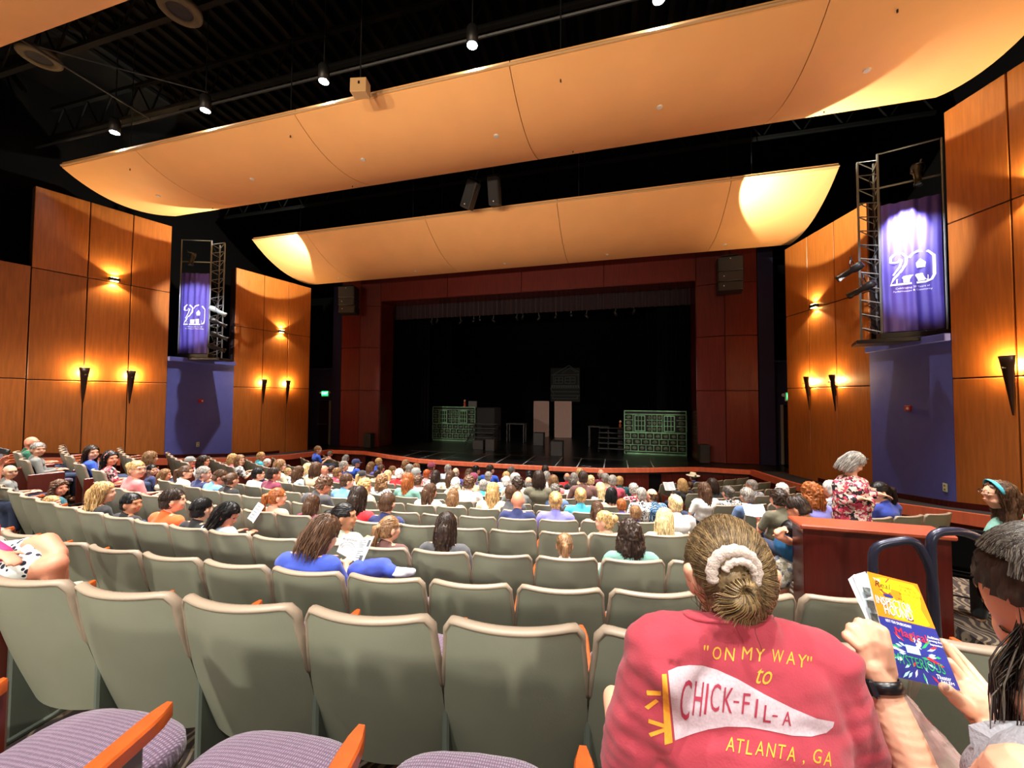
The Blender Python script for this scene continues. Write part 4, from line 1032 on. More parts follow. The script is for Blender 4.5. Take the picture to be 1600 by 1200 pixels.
def body_meshes(turn, nod, pose):
    X = head_xf(turn, nod); el, wr = POSES[pose]
    B = Blob()
    B.e((0, .27, .53), (.165, .13, .11)); B.e((0, .22, .65), (.15, .11, .13)); B.e((0, .19, .79), (.172, .115, .12))
    B.cap((-.165, .185, .868), (.165, .185, .868), .060)
    B.cap((0, .185, .885), X @ Vector((0, -.02, -.06)), .060, .058, 12)
    add_head(B, X)
    for q in (-1, 1):
        B.cap((q * .198, .185, .855), (q * el[0], el[1], el[2]), .046, .038); B.cap((q * el[0], el[1], el[2]), (q * wr[0], wr[1], wr[2]), .037, .025)
        d = (Vector((q * wr[0], wr[1], wr[2])) - Vector((q * el[0], el[1], el[2]))).normalized()
        hand(B, (q * wr[0], wr[1], wr[2]), (-q * .2, .9, .1), (q * .25, .1, 1), 1.0, .45, q)
        B.cap((q * .09, .30, .52), (q * .12, .70, .50), .078, .056); B.cap((q * .12, .70, .50), (q * .12, .70, .12), .052, .038)
        B.cap((q * .12, .66, .05), (q * .125, .86, .035), .042, .032)
    body = B.me('body', .0115, 3, .30)
    S = Blob()
    S.e((0, .25, .58), (.178, .138, .11)); S.e((0, .215, .66), (.168, .125, .13)); S.e((0, .188, .79), (.190, .130, .125))
    S.cap((-.17, .185, .858), (.17, .185, .858), .071); S.cap((0, .180, .88), (0, .185, .915), .080, .070, 12)
    for q in (-1, 1):
        e = Vector((q * .198, .185, .85)).lerp(Vector((q * el[0], el[1], el[2])), .72); S.cap((q * .198, .185, .85), e, .060, .054)
    fold = lambda c: .006 * noise.noise(c * 9) + .004 * noise.noise(Vector((c.x * 14, c.y * 14, c.z * 30)))
    shirt = S.me('shirt', .016, 4, .5, fold)
    S.cap
    L = Blob()
    for q in (-1, 1):
        S2 = Vector((q * .198, .185, .85)).lerp(Vector((q * el[0], el[1], el[2])), .7)
        L.cap(S2, (q * el[0], el[1], el[2]), .054, .048); L.cap((q * el[0], el[1], el[2]), Vector((q * el[0], el[1], el[2])).lerp(Vector((q * wr[0], wr[1], wr[2])), .85), .048, .036)
    sleeves = L.me('long_sleeves', .014, 3, .5, fold)
    T = Blob(); T.e((0, .27, .52), (.175, .14, .11))
    for q in (-1, 1):
        T.cap((q * .09, .30, .52), (q * .12, .70, .50), .088, .068); T.cap((q * .12, .70, .50), (q * .12, .70, .14), .066, .056)
    trousers = T.me('trousers', .018, 3, .4)
    return dict(body=body, shirt=shirt, long_sleeves=sleeves, trousers=trousers, X=X)

# hair in head-local coordinates (head centre at 0, face towards +Y)
def groove(amp=.004, n=34, wav=1.2):
    def f(c):
        a = math.atan2(c.x, -c.y)
        return amp * (sin(a * n + wav * sin(c.z * 40) + 5 * noise.noise(c * 6)) + .8 * noise.noise(Vector((c.x * 60, c.y * 60, c.z * 12))))
    return f
def face_open(c, back=-.055, side=.03):
    if c.z > .055: return c.y < .085 + (.02 if c.z > .09 else 0)
    if c.z > .02: return c.y < .062
    if c.z > back: return c.y < side - .012
    return c.y < .0
def hair_meshes():
    H = {}
    def mk(name, B, keep, disp=None, vox=.009, dec=.5):
        me = B.me(name, vox, 2, dec, disp or groove()); cutmesh(me, keep); H[name] = me
    def capb(B, g=1.0):
        B.e((0, -.008, .020), (.085 * g, .105 * g, .108 * g), None, 20); B.e((0, -.035, -.02), (.078 * g, .075 * g, .075 * g), None, 16); return B
    mk('short', capb(Blob(), .97), lambda c: face_open(c, -.05, .0) and c.z > -.062 and not (c.z < -.0 and abs(c.x) > .06 and c.y > -.02), groove(.004, 40))
    mk('fringe', capb(Blob(), .95), lambda c: -.065 < c.z < .045 and c.y < .012)
    B = capb(Blob(), 1.03); B.e((0, -.06, -.05), (.088, .055, .09)); B.e((.062, -.012, -.055), (.034, .055, .085)); B.e((-.062, -.012, -.055), (.034, .055, .085))
    mk('bob', B, lambda c: face_open(c, -.2, .045), groove(.006, 26))
    B = capb(Blob(), 1.03); B.cap((0, -.07, .0), (0, -.095, -.20), .075, .058, 14); B.cap((0, -.095, -.20), (0, -.085, -.30), .055, .022, 12)
    for q in (-1, 1): B.cap((q * .055, -.04, -.02), (q * .085, -.055, -.22), .038, .028)
    mk('long', B, lambda c: face_open(c, -.2, .04) and True, groove(.007, 24, 2))
    B = capb(Blob(), .95); B.cap((0, -.10, .045), (0, -.135, .03), .026, .03); B.cap((0, -.135, .03), (0, -.15, -.08), .034, .034); B.cap((0, -.15, -.08), (0, -.13, -.19), .032, .010)
    mk('ponytail', B, lambda c: face_open(c, -.06, .01) and (c.z > -.06 or c.y < -.09), groove(.003, 46))
    B = capb(Blob(), .95); B.e((0, -.115, .045), (.046, .036, .046))
    mk('bun', B, lambda c: face_open(c, -.06, .01) and (c.z > -.06 or c.y < -.09), groove(.0035, 40))
    B = capb(Blob(), 1.10); B.e((0, -.06, -.08), (.11, .07, .12)); B.e((.07, -.02, -.09), (.05, .06, .11)); B.e((-.07, -.02, -.09), (.05, .06, .11))
    mk('curly', B, lambda c: face_open(c, -.25, .04), lambda c: .020 * noise.noise(c * 38) + .010 * noise.noise(c * 85), .008, .8)
    B = capb(Blob(), 1.04); mk('curly_short', B, lambda c: face_open(c, -.05, .0) and c.z > -.06, lambda c: .016 * noise.noise(c * 50), .008, .8)
    # loose strands laid over each style to break the outline
    rr = random.Random(5)
    for nm, drop, spread, k in (('long', -.34, .075, 150), ('bob', -.16, .095, 130), ('curly', -.20, .11, 120), ('ponytail', 0, 0, 90), ('bun', 0, 0, 90), ('short', -.03, .08, 110)):
        mb = MB()
        for i in range(k):
            a = rr.uniform(-2.3, 2.3); g = 1.045 if nm in ('long', 'bob', 'curly') else .985
            top = rr.uniform(.3, 1.35)
            P = []
            tgt = Vector((0, -.12, .045))
            if nm in ('ponytail', 'bun'):
                st0 = Vector((sin(a) * .083 * cos(top * .6), -cos(a) * .1 * cos(top * .6) - .008, .02 + .1 * sin(top * .6) - (.06 if abs(a) < 1 else 0)))
                for s in range(6):
                    v = st0.lerp(tgt, s / 5); v0 = Vector((v.x / .083, (v.y + .008) / .103, (v.z - .02) / .106)); v0 = v0.normalized() * 1.0; P.append(Vector((v0.x * .083, v0.y * .103 - .008, v0.z * .106 + .02)))
            else:
                for s in range(5):
                    el = top * (1 - s / 4); P.append(Vector((sin(a) * .086 * g * cos(el), -cos(a) * .107 * g * cos(el) - .008, .02 + .11 * g * sin(el))))
                if nm != 'short':
                    e = Vector((sin(a) * spread * rr.uniform(.8, 1.15), -abs(cos(a)) * .1 - .02, drop * rr.uniform(.75, 1.08)))
                    w0 = rr.uniform(-.02, .02)
                    for s in range(1, 5):
                        q = P[4].lerp(e, s / 4); q.x += w0 * sin(s * 1.3); q.y -= .012 * sin(s / 4 * pi); P.append(q)
            if P[0].y > .07 and P[0].z < .06: continue
            P = [p for p in P if not (p.y > .05 and p.z < .04)]
            if len(P) > 2: mb.tube(P, [.0022] * (len(P) - 1) + [.0006], 3, False)
        H[nm + '_s'] = mb.me(nm + '_strands', True)
    mb = MB(); mb.lathe([(.001, .125), (.05, .118), (.083, .085), (.092, .04), (.094, .02)], (0, -.008, 0), 22, Matrix.Diagonal((1, 1.14, 1)))
    mb.grid(lambda u, v: ((u - .5) * .14 * (1 - .25 * v * v), .085 + .075 * v - .04 * (2 * u - 1) ** 2, .03 - .012 * v), 8, 4); H['cap'] = mb.me('cap', True, True)
    mb = MB(); mb.lathe([(.001, .125), (.045, .135), (.07, .13), (.082, .09), (.092, .035), (.13, .03), (.17, .045), (.175, .05), (.13, .022), (.09, .022)], (0, 0, .01), 26, Matrix.Diagonal((1, 1.15, 1))); H['hat'] = mb.me('cowboy_hat', True, True)
    for m_ in H.values():
        if len(m_.polygons): m_.polygons.foreach_set('use_smooth', [True] * len(m_.polygons))
    # features
    mb = MB()
    for q in (-1, 1): mb.ell((q * .030, .0795, .012), (.013, .007, .006), 8, 6)
    H['eyes_w'] = mb.me('eye')
    mb = MB()
    mb.ell((0, .0865, -.050), (.018, .007, .0045), 10, 6); H['mouth'] = mb.me('lips', True)
    mb = MB(); mb.ell((0, .0, 0), (.0115, .006, .0045), 10, 6); H['eye'] = mb.me('eye', True)
    mb = MB()
    for q in (-1, 1):
        mb.tube([(q * .034 + .024 * cos(a), .098, .012 + .017 * sin(a)) for a in [k * pi / 6 for k in range(13)]], .0022, 4, False)
        mb.tube([(q * .058, .096, .014), (q * .078, .05, .016), (q * .080, .0, .008)], .002, 4)
    mb.tube([(-.010, .099, .016), (.010, .099, .016)], .002, 4); H['glasses'] = mb.me('glasses')
    mb = MB(); mb.tube([(.088 * cos(a), .02 + .03 * sin(a) - .02, .02 + .100 * sin(a)) for a in [k * pi / 12 for k in range(13)]], .010, 6, True, .5); H['headband'] = mb.me('headband', True)
    return H
HM = hair_meshes()
BODY = {}
def get_body(turn, nod, pose):
    k = (turn, nod, pose)
    if k not in BODY: BODY[k] = body_meshes(*k)
    return BODY[k]
def hairmat(name, c, hi=.5):
    m = bpy.data.materials.new(name); m.use_nodes = True; n = m.node_tree.nodes; l = m.node_tree.links; b = n['Principled BSDF']
    b.inputs['Roughness'].default_value = .42; b.inputs['Specular IOR Level'].default_value = .35
    tc = n.new('ShaderNodeTexCoord'); mp = n.new('ShaderNodeMapping'); mp.inputs['Scale'].default_value = (1, 1, .18); l.new(tc.outputs['Object'], mp.inputs[0])
    nz = n.new('ShaderNodeTexNoise'); nz.inputs['Scale'].default_value = 90; nz.inputs['Detail'].default_value = 3; l.new(mp.outputs[0], nz.inputs[0])
    rp = n.new('ShaderNodeValToRGB'); l.new(nz.outputs['Fac'], rp.inputs[0]); a = lin(c)
    rp.color_ramp.elements[0].position = .38; rp.color_ramp.elements[1].position = .62
    rp.color_ramp.elements[0].color = tuple(x * (1 - hi) for x in a[:3]) + (1,); rp.color_ramp.elements[1].color = tuple(min(1, x * (1 + hi)) for x in a[:3]) + (1,)
    l.new(rp.outputs[0], b.inputs['Base Color'])
    bp = n.new('ShaderNodeBump'); bp.inputs['Strength'].default_value = .7; bp.inputs['Distance'].default_value = .004; l.new(nz.outputs['Fac'], bp.inputs['Height']); l.new(bp.outputs[0], b.inputs['Normal'])
    return m
HC = {'black': (18, 15, 15), 'dark brown': (46, 32, 24), 'brown': (82, 56, 38), 'light brown': (128, 94, 62), 'blond': (186, 150, 98), 'pale blond': (214, 190, 140), 'auburn': (150, 84, 40), 'red': (190, 96, 50), 'grey': (150, 144, 136), 'dark grey': (88, 82, 76), 'white': (220, 216, 208)}
HMAT = {k: hairmat(k.replace(' ', '_') + '_hair', v, .35 if k in ('white', 'black') else .5) for k, v in HC.items()}
SK = {'f': (222, 168, 138), 'r': (214, 142, 112), 't': (190, 132, 96), 'd': (120, 78, 56)}
SMAT = {k: mat('skin_' + k, v, .5, bump=.05, bscale=90, var=.05, vscale=9) for k, v in SK.items()}
for m_ in SMAT.values(): m_.node_tree.nodes['Principled BSDF'].inputs['Subsurface Weight'].default_value = .0
CC = {'white': (226, 224, 220), 'cream': (214, 200, 170), 'black': (20, 20, 23), 'dark grey': (70, 70, 74), 'grey': (124, 126, 122), 'navy': (30, 40, 88), 'blue': (32, 80, 190), 'royal blue': (44, 66, 160), 'light blue': (104, 158, 214), 'pale blue': (176, 196, 216), 'steel blue': (84, 108, 146), 'teal': (30, 92, 104), 'aqua': (70, 176, 196), 'green': (20, 92, 66), 'pale green': (178, 190, 172), 'sea green': (104, 148, 136), 'pink': (226, 128, 128), 'pale pink': (228, 176, 180), 'peach': (222, 168, 142), 'red': (196, 24, 36), 'maroon': (112, 30, 60), 'rose': (190, 70, 90), 'orange': (238, 88, 28), 'purple': (86, 76, 136), 'brown': (96, 62, 58), 'olive': (92, 88, 70), 'beige': (190, 170, 140), 'lavender': (120, 118, 190)}
CMAT = {k: mat(k.replace(' ', '_') + '_cloth', v, .85, bump=.25, bscale=26, var=.07, vscale=12, sheen=.15) for k, v in CC.items()}
CMAT['floral pink'] = pattern('floral_pink_cloth', [(212, 180, 170), (196, 60, 84), (30, 26, 34), (226, 206, 188), (140, 36, 70)], 34)
CMAT['black and white patterned'] = pattern('black_white_cloth', [(225, 225, 222), (40, 42, 48), (225, 225, 222), (120, 120, 126)], 40)
CMAT['blue checked'] = pattern('blue_check_cloth', [(70, 130, 180), (160, 200, 215), (30, 50, 90)], 26, 'CHECK')
CMAT['striped white'] = pattern('striped_cloth', [(225, 226, 228), (200, 206, 214), (120, 130, 150)], 30, 'CHECK')
EYE = mat('dark_eye', (40, 26, 20), .2); LIPM = mat('lips', (184, 108, 96), .5); GLS = mat('black_glasses', (20, 20, 24), .3)
JEANS = mat('dark_blue_denim', (44, 54, 80), .9, bump=.2, bscale=150)
HDESC = {'long': 'long %s hair', 'bob': 'chin length %s hair', 'short': 'short %s hair', 'ponytail': '%s ponytail', 'bun': '%s hair pinned up', 'curly': 'curly %s hair', 'curly_short': 'short curly %s hair', 'fringe': 'balding %s head', 'bald': 'bald head'}
PLIST = []
def put_part(name, me, m, parent, mw=None):
    if not me.materials: me.materials.append(None)
    o = bpy.data.objects.new(name, me); COL.objects.link(o); o.parent = parent
    o.material_slots[0].link = 'OBJECT'; o.material_slots[0].material = m
    if mw is not None: o.matrix_local = mw
    return o
def person(loc, rz, sc_, style, hc, top, turn=0, nod=0, pose='lap', skin='f', long_sleeve=False, kid=False, extra='', hat=None, near=False):
    b = get_body(turn, nod, pose)
    t = empty('person', loc, rz); t.scale = (sc_,) * 3
    put_part('body', b['body'], SMAT[skin], t)
    put_part('shirt', b['shirt'], CMAT[top], t)
    if long_sleeve: put_part('sleeves', b['long_sleeves'], CMAT[top], t)
    put_part('trousers', b['trousers'], JEANS, t)
    if style != 'bald':
        h = put_part('hair', HM[style], HMAT[hc], t, b['X'])
        if style + '_s' in HM: put_part('hair_strands', HM[style + '_s'], HMAT[hc], h)
    if near or abs(turn) > 25:
        for q in (-1, 1): put_part('eye', HM['eye'], EYE, t, b['X'] @ Matrix.Translation((q * .031, .081, .012)))
        put_part('lips', HM['mouth'], LIPM, t, b['X'])
    if 'glasses' in extra: put_part('glasses', HM['glasses'], GLS, t, b['X'])
    if 'headband' in extra: put_part('headband', HM['headband'], CMAT['pink' if 'pink' in extra else 'aqua' if 'aqua' in extra else 'black'], t, b['X'])
    if hat: put_part('cap' if hat != 'straw' else 'cowboy_hat', HM['hat' if hat == 'straw' else 'cap'], CMAT[{'straw': 'cream'}.get(hat, hat)], t, b['X'])
    return t
# u, v of the head centre in the photo; style; hair colour; top; turn of the head; extras
S_, T_ = 'short', 'bob'
CROWD = [
 (50, 692, 'bald', 'white', 'green', 35, dict(s=.98, t=7.7)), (62, 702, S_, 'grey', 'grey', 70, dict(ls=1, s=.98, t=7.2)), (18, 737, 'fringe', 'dark grey', 'grey', 70, dict(ex='glasses', t=6.5)),
 (95, 762, 'curly', 'brown', 'teal', 70, dict(t=6.0)), (80, 787, S_, 'blond', 'white', 35, dict(kid=1, t=5.5, s=.84)), (145, 707, 'long', 'dark brown', 'blue', 70, dict(s=1.0, t=7.4)),
 (174, 716, 'long', 'black', 'floral pink', 70, dict(ex='pink headband', s=1.0, t=7.0)), (215, 733, 'bun', 'blond', 'pink', 70, {}), (161, 770, 'long', 'blond', 'black', 35, {}),
 (206, 786, S_, 'black', 'black', 70, dict(ls=1, sk='t')), (269, 782, S_, 'dark brown', 'orange', 35, {}), (315, 796, S_, 'black', 'black', 0, {}),
 (348, 800, 'long', 'black', 'pale blue', 70, dict(ls=1, nod=25, pose='read')), (235, 716, T_, 'light brown', 'brown', 0, {}), (239, 734, S_, 'black', 'navy', 70, {}), (258, 742, 'long', 'light brown', 'cream', 35, {}),
 (290, 738, 'ponytail', 'brown', 'white', 35, {}), (318, 740, S_, 'grey', 'navy', 35, {}), (338, 744, S_, 'brown', 'light blue', 35, dict(nod=25)), (362, 750, 'bun', 'brown', 'black', 0, {}),
 (297, 721, S_, 'grey', 'red', 35, dict(hat='grey')), (318, 721, T_, 'dark brown', 'white', 35, {}), (364, 717, T_, 'blond', 'rose', 35, {}), (376, 719, T_, 'light brown', 'black and white patterned', 70, dict(pose='read')),
 (408, 713, S_, 'blond', 'aqua', 35, {}), (418, 723, S_, 'white', 'black and white patterned', 35, dict(ex='glasses')), (403, 741, S_, 'black', 'white', 35, {}), (428, 741, S_, 'dark brown', 'maroon', 35, {}),
 (437, 728, T_, 'light brown', 'cream', 35, dict(ex='glasses')), (432, 777, 'ponytail', 'auburn', 'peach', 35, {}), (499, 756, 'curly_short', 'brown', 'dark grey', 35, dict(nod=25)), (541, 752, S_, 'brown', 'light blue', 35, {}),
 (488, 788, 'long', 'brown', 'maroon', 0, dict(kid=1)), (535, 806, 'ponytail', 'black', 'pale green', 70, dict(ls=1, sk='t', pose='read')),
 (606, 826, 'ponytail', 'light brown', 'brown', 35, dict(ls=1, ex='glasses')), (697, 824, 'long', 'dark brown', 'dark grey', 0, dict(ls=1)), (560, 778, 'long', 'dark brown', 'red', 0, {}), (605, 787, S_, 'brown', 'navy', 0, dict(ls=1)),
 (450, 737, S_, 'blond', 'cream', 35, dict(kid=1)), (467, 738, 'long', 'brown', 'pale blue', 0, {}), (481, 732, 'long', 'pale blond', 'light blue', 0, {}), (497, 703, S_, 'light brown', 'blue', 35, dict(pose='read')), (516, 709, S_, 'grey', 'pale pink', 0, {}), (541, 716, 'long', 'grey', 'navy', 0, {}),
 (556, 724, S_, 'dark grey', 'blue', 35, dict(hat='navy')), (506, 735, 'bald', 'white', 'pale blue', 0, {}), (494, 733, T_, 'brown', 'beige', 0, {}), (537, 728, S_, 'grey', 'navy', 35, {}), (518, 734, 'bun', 'brown', 'black and white patterned', 0, {}),
 (527, 739, S_, 'light brown', 'rose', 0, {}), (565, 744, 'ponytail', 'blond', 'white', 0, dict(hat='black')), (569, 760, 'curly', 'blond', 'cream', 35, {}), (580, 729, 'long', 'light brown', 'purple', 0, {}), (592, 722, S_, 'blond', 'blue', 0, {}), (596, 732, 'bun', 'brown', 'peach', 0, dict(kid=1)),
 (590, 741, S_, 'dark brown', 'beige', 0, dict(kid=1)), (597, 752, 'curly', 'light brown', 'black and white patterned', 0, {}), (606, 743, 'long', 'pale blond', 'pale blue', 0, {}), (613, 735, S_, 'light brown', 'white', 35, {}), (624, 741, 'curly_short', 'white', 'red', 0, {}), (634, 726, 'curly', 'light brown', 'beige', 0, {}),
 (640, 733, S_, 'grey', 'pale pink', 0, {}), (650, 731, 'long', 'light brown', 'navy', 35, {}), (650, 740, S_, 'grey', 'floral pink', 0, dict(hat='grey')), (667, 741, S_, 'red', 'pale pink', 0, {}), (674, 730, S_, 'brown', 'maroon', 0, dict(hat='maroon', sk='r')), (681, 744, 'long', 'dark brown', 'white', 0, {}),
 (700, 733, S_, 'grey', 'pale blue', 0, {}), (712, 739, 'fringe', 'grey', 'royal blue', 0, {}), (704, 745, 'long', 'brown', 'cream', 0, {}), (653, 752, 'curly_short', 'brown', 'pale pink', 0, {}), (638, 751, 'long', 'auburn', 'sea green', 0, {}), (671, 768, 'long', 'brown', 'white', 35, {}),
 (712, 756, 'curly_short', 'white', 'cream', 0, {}), (708, 776, 'long', 'light brown', 'cream', 0, {}), (743, 735, S_, 'black', 'teal', 35, {}), (733, 741, 'long', 'brown', 'purple', 0, {}), (765, 734, S_, 'dark brown', 'blue', 35, {}), (763, 745, S_, 'grey', 'white', 0, {}),
 (740, 748, S_, 'brown', 'beige', 0, dict(hat='maroon')), (733, 755, 'curly_short', 'brown', 'white', 0, {}), (755, 759, S_, 'grey', 'aqua', 0, {}), (770, 768, 'long', 'blond', 'cream', 0, {}), (798, 737, S_, 'dark grey', 'pale blue', 35, {}), (791, 745, S_, 'blond', 'white', 0, {}), (791, 753, S_, 'white', 'light blue', 0, {}),
 (805, 750, S_, 'grey', 'cream', 0, dict(hat='grey')), (809, 757, 'curly_short', 'dark brown', 'grey', 0, {}), (798, 771, S_, 'brown', 'dark grey', 0, {}), (827, 743, 'long', 'black', 'black', 0, {}), (826, 754, 'fringe', 'grey', 'light blue', 0, {}), (852, 735, S_, 'dark brown', 'beige', 0, {}), (854, 745, S_, 'grey', 'white', 0, {}),
 (844, 757, 'bun', 'brown', 'black', 0, {}), (842, 748, T_, 'dark brown', 'olive', 0, {}), (865, 752, T_, 'light brown', 'pink', 0, {}), (867, 768, 'curly_short', 'dark grey', 'steel blue', 0, {}), (868, 783, 'bun', 'blond', 'lavender', 0, {}), (809, 782, 'bald', 'white', 'navy', 0, dict(sk='r', ls=1)),
 (886, 746, 'fringe', 'grey', 'red', 0, {}), (895, 756, S_, 'dark grey', 'white', 0, {}), (897, 747, S_, 'grey', 'black', 0, {}), (906, 740, T_, 'blond', 'beige', 0, {}), (911, 747, S_, 'dark brown', 'brown', 0, {}), (923, 751, 'curly_short', 'pale blond', 'floral pink', 0, {}), (939, 741, 'fringe', 'grey', 'maroon', 0, {}), (946, 748, S_, 'grey', 'cream', 0, {}),
 (938, 764, 'long', 'pale blond', 'white', 0, {}), (907, 775, 'bun', 'blond', 'aqua', 0, {}), (933, 797, 'long', 'brown', 'beige', 0, dict(kid=1)), (957, 752, S_, 'grey', 'rose', 0, {}), (968, 752, S_, 'blond', 'teal', 0, {}), (954, 773, T_, 'black', 'peach', 35, dict(sk='t')), (990, 765, 'curly_short', 'grey', 'floral pink', 0, {}),
 (1002, 773, S_, 'grey', 'black and white patterned', 0, {}), (1020, 774, 'fringe', 'brown', 'blue checked', -35, {}), (971, 790, S_, 'auburn', 'lavender', 0, dict(kid=1)), (993, 802, S_, 'light brown', 'navy', 0, dict(kid=1)), (948, 814, 'bun', 'blond', 'beige', -70, {}),
 (984, 836, 'curly', 'dark brown', 'sea green', 0, {}), (882, 852, 'ponytail', 'light brown', 'white', 0, dict(kid=1)), (1036, 812, 'long', 'pale blond', 'beige', 35, {}), (1055, 788, 'bun', 'pale blond', 'white', 0, {}), (1066, 757, T_, 'blond', 'black', 0, dict(pose='read')), (1078, 759, S_, 'brown', 'navy', 0, dict(kid=1)),
 (1083, 746, S_, 'dark brown', 'blue', 0, dict(hat='straw')), (1100, 766, 'long', 'brown', 'white', 0, {}), (1113, 758, T_, 'dark brown', 'black', 0, {}), (1137, 770, 'bun', 'dark grey', 'black and white patterned', 0, {}), (1175, 759, S_, 'grey', 'striped white', -35, {}), (1167, 775, S_, 'grey', 'steel blue', 0, {}),
 (1222, 766, 'curly_short', 'white', 'white', 0, {}), (1217, 780, 'curly_short', 'dark brown', 'olive', 0, dict(pose='read', sk='r')), (1268, 772, 'curly', 'auburn', 'lavender', 0, {}), (1257, 792, S_, 'dark brown', 'olive', -35, dict(nod=25, sk='r')), (1298, 764, S_, 'white', 'striped white', 0, {}),
 (1374, 768, 'ponytail', 'black', 'royal blue', -70, {}),
]
def ring_hit(u, v, r):
    """point where the viewing column of pixel u meets the seat circle of radius r"""
    d = cW + (u - 800) / F * cR - (v - 600) / F * cU
    dx, dy = d.x, d.y; ox, oy = CAM.x - CX, CAM.y - CY
    a = dx * dx + dy * dy; b = 2 * (ox * dx + oy * dy); c = ox * ox + oy * oy - r * r; q = b * b - 4 * a * c
    if q < 0: return None
    t = (-b - math.sqrt(q)) / (2 * a)
    if t < .1: return None
    return CAM + d * t
ROWFIX = {(50, 692): 6, (62, 702): 5, (18, 737): 5, (95, 762): 5, (80, 789): 4, (161, 770): 4, (206, 786): 4, (269, 782): 4, (315, 796): 4, (348, 800): 4, (145, 707): 6, (174, 716): 6, (215, 733): 5, (235, 716): 7,
 (239, 734): 6, (258, 742): 6, (290, 738): 6, (318, 740): 6, (338, 744): 6, (362, 750): 6, (432, 777): 5, (499, 756): 6, (541, 752): 7, (488, 788): 5, (535, 806): 4, (606, 826): 4, (697, 824): 4, (560, 778): 5, (605, 787): 5, (671, 768): 7,
 (708, 776): 7, (770, 768): 7, (809, 782): 6, (868, 783): 6, (867, 768): 8, (798, 771): 7, (933, 797): 6, (907, 775): 7, (948, 814): 5, (984, 836): 4, (882, 852): 4, (1036, 812): 5, (993, 802): 6, (971, 790): 7, (954, 773): 8, (1055, 788): 6, (1020, 774): 8,
 (403, 741): 7, (428, 741): 7, (1257, 792): 5, (1217, 780): 6, (1268, 772): 6, (1374, 768): 6, (1298, 764): 7, (1222, 766): 8, (1167, 775): 7, (1175, 759): 9, (1137, 770): 8}
from collections import Counter
used = Counter(); rows_used = {}
PDATA = []
for i, (u, v, st_, hc, tp, turn, ex) in enumerate(CROWD):
    if 't' in ex:
        p = at(u, v, ex['t']); r_ = math.hypot(p.x, CY - p.y); k = min(range(3, 13), key=lambda q: abs(RK[q] - .25 - r_)); PDATA.append((k, (p.x, p.y, p.z), i)); continue
    best = None; hz = 1.07 * (.87 if ex.get('kid') else 1.0)
    for k in ([ROWFIX[(u, v)]] if (u, v) in ROWFIX else range(3, 13)):
        p = ring_hit(u, v, RK[k] - .22)
        if p is None: continue
        pr = hz - .012 * 0
        e = abs((p.z - FL[k]) - hz) / max(1, (p - CAM).length) ** .5
        clash = sum(1 for q in PDATA if q[0] == k and (Vector(q[1][:2]) - Vector(p[:2])).length < .33)
        e += clash * .15
        if best is None or e < best[0]: best = (e, k, p)
    if best is None:
        best = min(((abs((q.z - FL[k]) - hz), k, q) for k in range(3, 13) for q in [ring_hit(u, v, RK[k] - .22)] if q is not None), key=lambda z: z[0])
    e, k, p = best
    PDATA.append((k, (p.x, p.y, p.z), i))
labels = {}
for (k, p, i) in PDATA:
    u, v, st_, hc, tp, turn, ex = CROWD[i]
    h = p[2] - FL[k]; s = h / 1.04; s = max(.88, min(1.12, s)); s = ex.get('s', s * (.92 if ex.get('kid') else 1)); z = p[2] - 1.057 * s
    z = max(FL[k] - (.45 if ex.get('kid') else .25), min(FL[k] + .5, z)) if 't' not in ex else z
    rz = math.atan2(p[0] - CX, CY - p[1])
    # the body model has its head .235 ahead of the seat back line
    hd = .235 * s
    loc = (p[0] + 0 * hd, p[1], z)
    dirv = Vector((-sin(rz), cos(rz), 0)); o = Vector((p[0], p[1], 0)) - dirv * hd
    loc = (o.x, o.y, z)
    near = k <= 6
    near = near or turn != 0
    t = person(loc, rz, s, st_, hc, tp, turn, ex.get('nod', 0), ex.get('pose', ('lap', 'rest')[i % 2] if turn == 0 else 'lap'), ex.get('sk', 'f' if i % 3 else 'r'), ex.get('ls', 0), ex.get('kid', 0), ex.get('ex', ''), ex.get('hat'), near)
    who = 'child' if ex.get('kid') else 'person'
    hd_ = HDESC[st_] % hc if '%s' in HDESC[st_] else HDESC[st_]
    if ex.get('hat') == 'straw': hd_ = 'cream cowboy hat'
    elif ex.get('hat'): hd_ = ex['hat'] + ' cap'
    lab = '%s with %s in %s top' % (who, hd_, tp)
    labels.setdefault(lab, []).append((t, k, p, u, v))
    if 't' in ex and v < 720:
        for o_ in [q for q in bpy.data.objects if q.name.startswith('theatre_seat') and (q.location.xy - Vector(loc[:2])).length < .42]:
            for c_ in list(o_.children): bpy.data.objects.remove(c_)
            bpy.data.objects.remove(o_)
        chair(k, loc[0], loc[1], rz, z, 'raised left block theatre seat under person with %s in %s' % (HDESC[st_] % hc if '%s' in HDESC[st_] else HDESC[st_], tp), 'theatre seats of the raised left block', True, True, False)
    t['category'] = 'person'; t['group'] = 'seated audience members'
for lab, L in labels.items():
    if len(L) == 1:
        t, k, p, u, v = L[0]; t['label'] = lab + ', %s row from the camera' % ORD[k] if len(lab.split()) < 12 else lab
    else:
        L.sort(key=lambda q: q[3])
        for n_, q in enumerate(L): q[0]['label'] = lab + (', left one' if n_ == 0 else ', right one' if n_ == len(L) - 1 else ', middle one')
